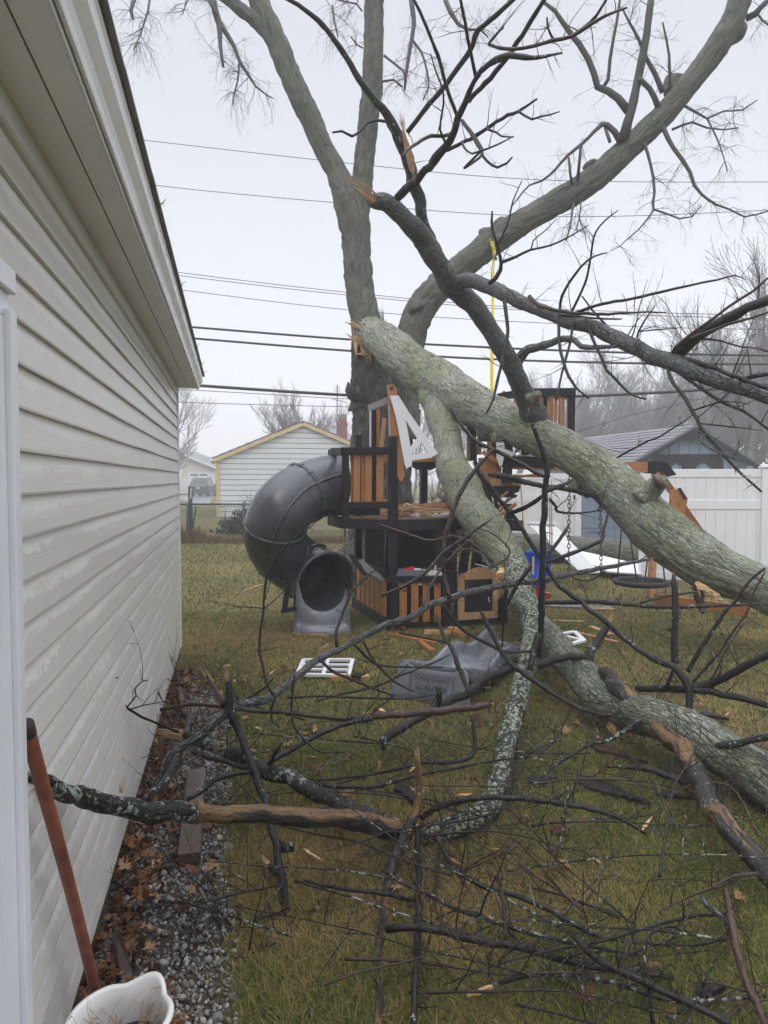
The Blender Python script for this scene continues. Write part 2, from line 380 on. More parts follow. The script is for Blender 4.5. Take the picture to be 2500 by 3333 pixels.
def limb(mb, pts, rad, sides=12, rough=.10, wig=.25, step=None, seed=0, fis=0.0, fs=14):
    """organic branch: resampled, wandering a little, uneven in girth, with knots; fis = depth of bark fissures"""
    rm = sum(rad) / len(rad); step = step or max(rm * .9, .018)
    p, r = spline(pts, rad, step); n = len(p)
    for i in range(n):
        e = min(i, n - 1 - i, 4) / 4
        w_ = noise.noise_vector(p[i] * (.35 / max(rm, .01)) + Vector((seed, 0, 0)))
        p[i] = p[i] + w_ * (r[i] * wig * e)
        r[i] *= 1 + rough * noise.noise(p[i] * (.8 / max(rm, .008)) + Vector((0, seed, 0)))
    k0 = len(mb.v); mb.tube(p, r, sides)
    if rough and sides >= 8:
        for j in range(n):
            for k in range(sides):
                i = k0 + j * sides + k; q = Vector(mb.v[i]); dv = q - p[j]; t = Vector(mb.t[i])
                a = noise.noise(q * (.7 / max(rm, .01))) * rough * .8
                if fis:
                    a2 = abs(noise.noise(Vector((t.x * fs, t.y * fs, t.z * fs * .22)) + noise.noise_vector(q * 6) * .35))
                    a += -fis / rm * max(0, .22 - a2) * 4 + fis / rm * .5 * noise.noise(q * 26)
                mb.v[i] = tuple(p[j] + dv * (1 + a))
    return p, r
def twig(mb, p, d, L, r, lev, droop=0.0, curl=.35, sides=4, kids=3):
    n = 5; q = [Vector(p)]; d = Vector(d).normalized()
    for i in range(n):
        d = (d + Vector((rng.uniform(-1, 1), rng.uniform(-1, 1), rng.uniform(-1, 1))) * curl * .5 + Vector((0, 0, droop * .25))).normalized()
        q.append(q[-1] + d * (L / n))
    rr = [r * (1 - .75 * i / n) for i in range(n + 1)]
    mb.tube(q, rr, sides, cap=False)
    if lev > 0:
        for _ in range(kids):
            i = rng.randint(1, n - 1)
            ax = Vector((rng.uniform(-1, 1), rng.uniform(-1, 1), rng.uniform(-1, 1)))
            dd = ((q[i + 1] - q[i]).normalized() + ax * .75).normalized()
            twig(mb, q[i], dd, L * rng.uniform(.35, .65), max(rr[i] * .65, .0012), lev - 1, droop, curl, max(3, sides - 1), kids)
def twigs_on(mb, p, r, n, L, rt, lev=1, up=.3, droop=0.0, a=.15, b=1.0, curl=.35, kids=2):
    for _ in range(n):
        i = min(len(p) - 2, max(1, int(len(p) * rng.uniform(a, b)))); t = (p[i + 1] - p[i - 1]).normalized()
        ax = Vector((rng.uniform(-1, 1), rng.uniform(-1, 1), rng.uniform(-.7, 1) + up)); ax = (ax - t * ax.dot(t)).normalized()
        twig(mb, p[i], ax + t * rng.uniform(-.2, .8), L * rng.uniform(.4, 1.2), min(rt, r[i] * .7) * rng.uniform(.7, 1.1), lev, droop, curl, 4, kids)
def splinters(mb, c, ax, r, n, L, seed=0):
    n = int(n * 2)
    ax = Vector(ax).normalized(); x = ax.orthogonal().normalized(); y = ax.cross(x)
    for i in range(n):
        a = rng.uniform(0, 6.283); q = r * math.sqrt(rng.random()) * .85
        b = Vector(c) + x * (math.cos(a) * q) + y * (math.sin(a) * q); l = L * rng.uniform(.25, 1.0)
        tip = b + ax * l + (x * rng.uniform(-.12, .12) + y * rng.uniform(-.12, .12)) * l; w_ = r * rng.uniform(.05, .15)
        mb.tube([b - ax * r * .3, b + ax * l * .4, tip], [w_, w_ * .7, w_ * .08], 4)
# ------------------------------------------------------------------ ground, gravel
lawn = MB(); gx = [-400, -60, -20, -8, -4, 0, 4, 8, 20, 60, 400]; gy = [-30, -8, 0, 4, 8, 14, 25, 60, 400]
lawn.add([(x, y, 0) for y in gy for x in gx], [(j * 11 + i, j * 11 + i + 1, j * 11 + 12 + i, j * 11 + 11 + i) for j in range(8) for i in range(10)])
struct(lawn.build('ground', 'ground'))
WD = Vector((-.2098, .9777, 0)); WN = Vector((.9777, .2098, 0)); WC = Vector((-1.87, 6.43, 0))   # wall line, outward normal, far corner
def W(s, t, z): return WC + WD * s + WN * t + Vector((0, 0, z))
def wall_st(x, y): d = Vector((x, y, 0)) - WC; return d.dot(WD), d.dot(WN)
gb = MB(); gs = [-8 + i * .25 for i in range(30)]
gw = [.43 + .05 * noise.noise(Vector((s * 2, 3, 0))) - max(0, s + 1.6) * .5 for s in gs]
gb.add([W(s, .0, .004) for s in gs] + [W(s, max(w_, .05), .004) for s, w_ in zip(gs, gw)], [(i, i + 30, i + 31, i + 1) for i in range(29)])
struct(gb.build('gravel_bed', 'soil'))
def gravel_w(s): return .43 + .05 * noise.noise(Vector((s * 2, 3, 0))) - max(0, s + 1.6) * .5
def ico():
    bm = bmesh.new(); bmesh.ops.create_icosphere(bm, subdivisions=1, radius=1); V = np.array([v.co[:] for v in bm.verts]); Fc = np.array([[v.index for v in f.verts] for f in bm.faces]); bm.free(); return V, Fc
nr = np.random.default_rng(3)
IV, IF = ico(); vs, fs, ts = [], [], []; k = 0
while k < 10500:
    s = nr.uniform(-5.3, -.6); t = nr.uniform(.02, .56)
    if t > gravel_w(s) + abs(nr.normal(0, .035)): continue
    r = min(.019, .0065 * math.exp(nr.normal(0, .42))) * (1.0 if t < .5 else .8); V = IV * nr.uniform(.62, 1.2, (1, 3)) * (1 + nr.normal(0, .19, (len(IV), 1)))
    a = nr.normal(size=(3, 3)); q, _ = np.linalg.qr(a); p = W(s, t, nr.uniform(.0, .018))
    vs.append((V * r) @ q.T + np.array(p)); fs.append(IF + k * len(IV)); ts.append(np.tile([nr.random() ** 1.3, 0.7 * (nr.random() < .16), 0], (len(IV), 1))); k += 1
struct(npmesh('gravel', 'stone', np.concatenate(vs), np.concatenate(fs), np.concatenate(ts)), 'stuff')
# ------------------------------------------------------------------ grass
def grass_patch(n, d0, d1, hgt, wid, spread=.62):
    y = np.sqrt(nr.uniform(d0 ** 2, d1 ** 2, n)); x = nr.uniform(-spread, spread, n) * y * 1.02
    s = (x - WC.x) * WD.x + (y - WC.y) * WD.y; t = (x - WC.x) * WN.x + (y - WC.y) * WN.y
    gw_ = np.array([gravel_w(a) for a in s])
    keep = ((s > .05) | (t > np.maximum(gw_, .03) + nr.normal(.03, .04, n))); x, y = x[keep], y[keep]; n = len(x)
    pa = np.array([noise.noise(Vector((a * .5, b * .5, 2))) + .5 * noise.noise(Vector((a * 1.7, b * 1.7, 9))) + .4 * noise.noise(Vector((a * 6, b * 6, 4))) for a, b in zip(x, y)])
    h = hgt * nr.uniform(.45, 1.15, n) * (1 - .25 * np.clip(pa, 0, 1)); a = nr.uniform(0, 6.283, n); ln = nr.uniform(.3, 2.2, n) * h
    dx, dy = np.cos(a), np.sin(a); wv = wid * nr.uniform(.6, 1.3, n); b = a + 1.57 + nr.normal(0, .4, n); wx, wy = np.cos(b) * wv, np.sin(b) * wv; z0 = np.zeros(n) - .004
    V = np.stack([np.stack([x - wx, y - wy, z0], 1), np.stack([x + wx, y + wy, z0], 1),
                  np.stack([x + dx * ln * .35 + wx * .8, y + dy * ln * .35 + wy * .8, h * .62], 1), np.stack([x + dx * ln * .35 - wx * .8, y + dy * ln * .35 - wy * .8, h * .62], 1),
                  np.stack([x + dx * ln, y + dy * ln, h], 1)], 1).reshape(-1, 3)
    i = np.arange(n)[:, None] * 5; Fc = np.concatenate([i + [0, 1, 2], i + [0, 2, 3], i + [3, 2, 4]], 1).reshape(-1, 3)
    dry = np.clip(nr.normal(.0, .22, n) + pa * 1.15, 0, 1); dry = np.where(nr.random(n) < .13, .95, dry)
    T = np.stack([nr.random(n), dry, np.zeros(n)], 1).repeat(5, 0); return V, Fc, T
L_ = [grass_patch(260000, 1.7, 4.2, .031, .0011), grass_patch(160000, 4.2, 8.5, .034, .0021), grass_patch(120000, 8.5, 22, .045, .005)]
o = 0; FF = []
for V, Fc, T in L_: FF.append(Fc + o); o += len(V)
struct(npmesh('grass', 'blade', np.concatenate([a[0] for a in L_]), np.concatenate(FF), np.concatenate([a[2] for a in L_])), 'stuff')
# ------------------------------------------------------------------ near house
house = thing('house', 'beige vinyl sided house wall with white gutter along the left edge', 'house', W(-2.5, 0, 0))
CZ = .0995; z0 = 1.564 - 15 * CZ; sd = MB(); ns = 57
ss = [-6.9 + 6.87 * i / (ns - 1) for i in range(ns)]
v, f, t = [], [], []; k = 0
while z0 + k * CZ < 2.40:
    zb = z0 + k * CZ; zt = min(zb + CZ, 2.42)
    prof = [(-.002, zb + .0005, 0), (.0135, zb, 0), (.0142, zb + .006, .05), (.007, zb + .05, .5), (.0005, zt + .0005, 1)]
    b = len(v)
    for s in ss:
        j = .0026 * noise.noise(Vector((s * 1.3, k * 3.1, 0)))
        for tt, z, q in prof: v.append(W(s, tt + j, z + j * 1.2)); t.append((s, k * 7.3 + z, q))
    for i in range(ns - 1):
        for q in range(4): a = b + i * 5 + q; f.append((a, a + 5, a + 6, a + 1))
    k += 1
sd.add(v, f, t); sd.build('siding', 'siding', house)
MB().beam(W(-7, -.11, .04), W(0, -.11, .04), .2, .1).build('foundation', 'concrete', house)
MB().beam(W(-3.45, -1.65, 1.25), W(-3.45, -.02, 1.25), 6.9, 2.3).build('wall_core', 'soffit', house)
mb = MB(); mb.beam(W(-.012, .003, .07), W(-.012, .003, 2.43), .05, .036, WN); mb.build('corner_post', 'trim', house, bev=.003)
MB().beam(W(-7, .008, 2.40), W(.02, .008, 2.40), .016, .062).build('frieze', 'trim', house, bev=.003)
mb = MB(); mb.beam(W(-7, .055, 2.437), W(.1, .055, 2.437), .09, .012); mb.beam(W(-7, .145, 2.437), W(.1, .145, 2.437), .08, .012); mb.build('soffit', 'soffit', house)
MB().beam(W(-7, .1, 2.455), W(.1, .1, 2.455), .18, .012).build('soffit_backing', 'black_wood', house)
prof = [(.186, 2.428), (.196, 2.426), (.198, 2.434), (.2, 2.446), (.206, 2.462), (.216, 2.476), (.226, 2.49), (.229, 2.51), (.227, 2.53), (.231, 2.536), (.231, 2.546), (.222, 2.546), (.187, 2.546)]
g = MB(); n = len(prof); v = [W(s, a, z) for s in (-7, .115) for a, z in prof]
g.add(v, [(i, (i + 1) % n, n + (i + 1) % n, n + i) for i in range(n)] + [tuple(range(n))[::-1], tuple(range(n, 2 * n))], [(p.x, p.y, p.z) for p in v]); g.build('gutter', 'gutter', house, bev=.002)
MB().beam(W(-7, .181, 2.424), W(.11, .181, 2.424), .007, .022).build('drip_edge', 'white_paint', house)
mb = MB(); ex = (WN * -1 + Vector((0, 0, .4))).normalized()
for i in range(24):
    a = -6.98 + i * .298; mb.beam(W(a, .222, 2.556 + .002 * (i % 2)), W(a + .29, .222, 2.553 + .002 * (i % 2)), .05, .008)
mb.beam(W(-7, -.8, 2.98), W(.1, -.8, 2.98), .02, .02)
v = [W(-7, .245, 2.566), W(.11, .245, 2.566), W(.11, -1.6, 3.3), W(-7, -1.6, 3.3)]; mb.add(v, [(0, 1, 2, 3)], [(p.x, p.y, p.z) for p in v]); mb.build('roof', 'shingle', house)
mb = MB(); mb.beam(W(-5.13, .016, -.02), W(-5.13, .016, 1.93), .13, .036, WN); mb.beam(W(-5.43, .02, -.02), W(-5.43, .02, 1.93), .46, .03, WN); mb.beam(W(-5.085, .04, -.02), W(-5.085, .04, 1.945), .045, .016, WN)
mb.beam(W(-6.2, .016, 1.98), W(-5.065, .016, 1.98), .036, .1); mb.beam(W(-6.2, .04, 2.005), W(-5.06, .04, 2.005), .014, .05); mb.build('door_casing', 'trim', house, bev=.004)
# bits of debris caught on the gutter
for i, (px, py) in enumerate(((452, 545), (531, 830), (612, 1075), (640, 1178), (650, 1218))):
    s = {0: -4.0, 1: -2.9, 2: -1.2, 3: -.45, 4: .02}[i]; mb = MB(); q = W(s, .228, 2.565)
    twig(mb, q, Vector((1, rng.uniform(-.5, .5), .7)), .05, .003, 1, 0, .5); tag(mb.build('twig', 'bark_red'), 'small twig snagged on the roof edge above the gutter', 'twig', 'twigs caught on the roof edge')
# ------------------------------------------------------------------ standing maple
def wood_part(name, m, parent, s, ds, sides=8, rough=.1, tw=0, tl=.4, tr=.006, lev=1, up=.3, droop=0.0, fis=0.0, fs=14, wig=.25, step=None, a=.15, kids=2, sm=True, curl=.35):
    pts, rad = track(s, ds); mb = MB(); p, r = limb(mb, pts, rad, sides, rough, wig, step, rng.random() * 99, fis, fs)
    if tw: twigs_on(mb, p, r, tw, tl, tr, lev, up, droop, a, curl=curl, kids=kids)
    if tw and 'twig' not in m: twigs_on(mb, p, r, int(tw * 2.5) + 2, .07, .0026, 0, up, 0, a, curl=.5)
    o = mb.build(name, m, parent, sm); return o, p, r
tree = thing('maple_tree', 'tall standing maple with three grey stems rising behind the wrecked playset', 'tree', G(1245, 1832))
T0 = [15.6, 16.2]
wood_part('trunk', 'bark_trunk', tree, '0:1232,1850,340 1240,1812,262 1244,1760,208 1243,1680,200 1243,1560,192 1243,1420,196 1243,1320,200 1232,1240,190 1222,1170,165 1205,1100,120', [16.2] * 2, 72, .09, fis=.10, fs=9, step=.07, wig=.05)
wood_part('stem', 'bark_tree', tree, '0:1238,1330,200 1222,1200,150 1205,1130,112 1183,1010,96 1163,850,92 1152,720,104 1130,640,95 1095,560,68 1052,480,66 1010,385,70 969,300,72 907,150,70 850,20,64 815,-60,60', [16.2] * 2, 40, .05, fis=.05, fs=16, step=.08, wig=.06)
wood_part('stem', 'bark_tree', tree, '0:1158,760,70 1168,660,80 1180,580,68 1190,480,66 1200,390,66 1210,300,66 1216,150,64 1219,0,62 1221,-60,60', [16.2] * 2, 40, .05, fis=.05, fs=16, step=.08, wig=.06)
wood_part('stem', 'bark_tree', tree, '0:925,195,60 880,120,48 830,65,44 780,25,40 730,-10,38 690,-50,36', [16.2, 16], 24, .05, fis=.04, step=.08)
_, rp, rr = wood_part('stem', 'bark_tree', tree, '0:1285,1420,160 1300,1290,140 1312,1190,120 1340,1090,104 1372,1000,96 1440,925,90 1510,862,84 1600,790,84 1680,735,82 1800,665,80 1920,590,80 2012,512,78 2100,432,74 2181,350,70 2270,240,70 2344,140,76 2392,50,72 2420,-50,68', [16.2, 15.5, 14.8], 44, .07, fis=.05, fs=16, step=.08, wig=.06)
for s, w_ in (('0:1360,1010,60 1352,990,58 1345,985,40', 0), ('0:1590,770,50 1570,763,46 1562,765,34', 0), ('0:1630,745,60 1622,722,54 1618,716,36', 0), ('0:1930,560,56 1922,534,52 1918,527,34', 0), ('0:2200,300,70 2206,258,66 2208,250,40', 0), ('0:2376,110,60 2400,96,60 2415,80,44', 0), ('0:1165,1275,90 1150,1290,60 1143,1302,30', 0)):
    wood_part('branch_scar', 'bark_trunk' if '1165,1275' in s else 'bark_tree', tree, s, [15.6] * 2, 14, .25, step=.05)
for s, n, dr in (('8:880,750,60 900,660,52 920,600,46 945,480,42 965,390,40 985,280,38 1002,180,37 1030,-20,34', 6, .1), ('8:905,600,44 850,530,40 795,490,38 740,470,36 722,400,34 690,320,32 640,240,30 600,190,28 550,120,25 510,60,22 440,5,18', 7, -.3),
               ('8:770,470,18 795,430,18 805,320,18 822,220,16 845,100,15 860,-10,13', 3, .2), ('8:860,760,38 830,710,34 790,675,30 762,670,26 720,710,20 650,780,18 575,840,17 510,915,14 440,975,12 370,1000,10 310,1070,8 270,1120,6', 9, -.4),
               ('8:1065,575,30 1045,525,28 1020,480,27 980,440,25 965,425,20', 2, 0), ('8:1085,670,26 1120,750,25 1150,800,24 1200,870,22 1240,930,20 1262,1000,18 1300,1050,15 1380,1105,13 1450,1130,11 1530,1170,9 1660,1140,7', 14, -.8),
               ('8:990,770,18 1010,830,17 1025,890,16 1040,960,15 1045,1040,14 1040,1130,13 1100,1150,11 1180,1180,10 1250,1170,8 1300,1110,6', 12, -.8), ('8:1040,1135,10 1010,1180,9 960,1240,8 900,1290,7 860,1330,5 810,1355,4', 6, -.6),
               ('8:1130,480,16 1128,400,15 1125,300,14 1110,210,12 1090,120,9', 6, .3), ('8:1090,500,30 1050,400,26 1000,310,22 960,210,17 910,120,13 870,40,9', 8, .2),
               ('8:1140,700,14 1250,660,12 1330,690,10 1420,700,8 1500,690,7', 8, -.5), ('8:1190,560,16 1260,600,14 1330,640,12 1420,600,9 1520,595,8 1600,540,6', 9, -.3), ('8:1330,640,10 1380,740,9 1410,820,7 1440,925,5', 6, -.7),
               ('8:1540,100,36 1590,75,34 1620,40,30 1680,-20,26', 3, 0), ('8:1600,70,14 1630,110,12 1670,140,10', 3, -.4), ('8:610,1100,14 600,1150,10 590,1230,8 570,1300,6', 7, -.9), ('8:650,1080,8 640,1180,7 625,1240,5', 4, -.9),
               ('8:600,1000,14 590,930,13 583,850,12', 1, .2), ('8:630,980,18 640,880,16 648,790,14', 1, .2), ('8:780,690,18 790,720,20 805,765,18', 0, 0),
               ('7:150,-10,38 170,70,36 190,130,35 195,250,22 210,360,15', 8, -.5), ('7:195,130,30 240,200,26 270,250,22 300,335,19 350,410,15 385,465,11 440,510,8 480,530,5', 14, -.6), ('7:295,350,14 290,430,10 270,500,8 260,570,5', 10, -.8),
               ('7:30,-20,8 10,20,6 -10,80,5', 5, -.6), ('6:830,-10,14 820,60,12 790,150,9 760,230,6 740,280,4', 16, -.9), ('6:745,-10,22 725,60,20 738,105,12', 6, -.5), ('6:1150,-20,20 1180,40,18 1200,80,12', 6, -.6),
               ('7:1225,0,26 1240,140,24 1218,260,22 1205,340,20 1195,420,16 1190,485,12', 8, -.4), ('7:1235,220,14 1280,280,13 1310,380,11 1320,470,9 1290,540,7', 10, -.6), ('7:1080,300,14 1130,340,12 1180,380,10 1200,440,8', 5, -.3), ('7:1070,440,14 1130,430,12 1180,470,8', 3, -.3),
               ('7:960,60,10 930,20,9 880,10,8 800,-10,8', 8, -.6), ('7:965,260,9 930,240,8 900,200,7', 4, -.6), ('7:800,30,12 810,110,10 830,200,7', 8, -.8), ('7:1410,0,26 1440,70,24 1480,130,20 1530,160,16 1600,160,12 1640,200,9', 12, -.5)):
    wood_part('side_branch', 'twig_grey', tree, s, [15.0, 14.6], 6, .12, int(n * 1.9), .6, .0052, 2, .1, dr, step=.15, kids=3, curl=.8)
torn = MB(); n_ = Vector((-.1, -1, .1)).normalized(); c0 = P(1190, 1120, D(15.2))
torn.plate([[OP(x, y, c0, n_) for x, y in ((1150, 1090), (1158, 1100), (1160, 1085), (1172, 1090), (1176, 1078), (1190, 1085), (1204, 1110), (1200, 1140), (1206, 1168), (1196, 1160), (1190, 1158), (1176, 1152), (1172, 1120), (1164, 1115), (1160, 1160), (1152, 1130))]], n_, .35)
splinters(torn, P(1198, 1150, D(15.1)), (0, 0, -1), .08, 5, .25); splinters(torn, P(1165, 1095, D(15.1)), (0, 0, 1), .12, 7, .3); torn.build('torn_wood', 'fresh', tree)
# ------------------------------------------------------------------ the great fallen limb, still leaning on the playset
fl = thing('fallen_limb', 'huge lichen grey limb torn off the maple and lying across the playset', 'fallen limb', G(2480, 2050))
ML = '0:1212,1085,104 1235,1098,112 1270,1130,124 1330,1180,132 1420,1240,140 1490,1286,138 1550,1323,136 1640,1364,132 1722,1402,128 1836,1462,126 1900,1498,130 1951,1535,142 2010,1590,154 2065,1644,160 2120,1700,166 2180,1753,170 2240,1798,170 2295,1835,168 2350,1862,158 2409,1886,148 2500,1925,146 2600,1985,130 2700,2060,110'
wood_part('main_stem', 'bark_limb', fl, ML, [15.0, 13.0, 10.6, 8.9, 8.2, 7.7, 7.2, 6.9, 6.6, 6.4], 96, .07, fis=.016, fs=15, step=.045, wig=.08)
wood_part('fork_stem', 'bark_limb_second', fl, '0:1400,1275,80 1430,1330,98 1450,1400,92 1462,1480,95 1475,1525,104 1492,1565,116 1530,1640,125 1590,1720,126 1640,1790,112 1668,1845,102 1690,1900,88', [11.5, 10.1, 9.0, 8.1, 7.5, 7.0, 6.4], 64, .09, fis=.012, fs=18, step=.04, wig=.1)
wood_part('fork_stem', 'bark_lichen_full', fl, '0:1672,1840,80 1695,1920,80 1720,1980,72 1733,2040,65 1724,2120,62 1700,2220,64 1668,2330,66 1642,2440,66 1622,2540,66 1600,2610,75 1540,2660,80 1470,2690,76 1400,2725,62 1375,2745,40', [6.5, 5.7, 5.0, 4.3, 3.7, 3.2, 2.95, 2.85, 2.8], 40, .11, 10, .35, .006, 1, fis=.006, fs=26, step=.03)
wood_part('upper_stem', 'bark_grey', fl, '0:1203,651,40 1225,655,48 1257,657,56 1290,684,60 1323,723,62 1350,750,62 1377,777,68 1400,815,68 1414,844,66 1440,880,66 1456,910,66 1480,935,74 1504,958,66 1560,1018,64 1614,1103,60 1657,1175,58 1687,1236,62 1712,1290,68 1732,1340,86 1746,1380,100', [6.9, 7.2, 7.6, 8.0, 8.7], 40, .12, fis=.008, fs=24, step=.035, wig=.2)
wood_part('side_branch', 'bark_grey', fl, '0:1488,925,50 1520,912,48 1560,924,46 1590,935,46 1640,955,46 1700,985,44 1760,1010,42 1832,1042,42 1920,1060,46 2012,1108,50 2100,1148,52 2193,1181,54 2284,1223,48 2374,1254,44 2500,1290,42 2600,1320,40', [7.6, 7.2, 6.5, 5.8, 5.2, 4.8], 20, .1, 26, .5, .007, 1, .4, step=.05, wig=.3, a=.05)
wood_part('side_branch', 'bark_dark', fl, '8:1170,1920,70 1210,1880,62 1250,1840,58 1320,1790,58 1400,1740,58 1480,1700,55 1550,1660,52 1659,1620,56 1760,1570,54', [5.5, 5.0], 16, .12, 4, .4, .006, step=.05)
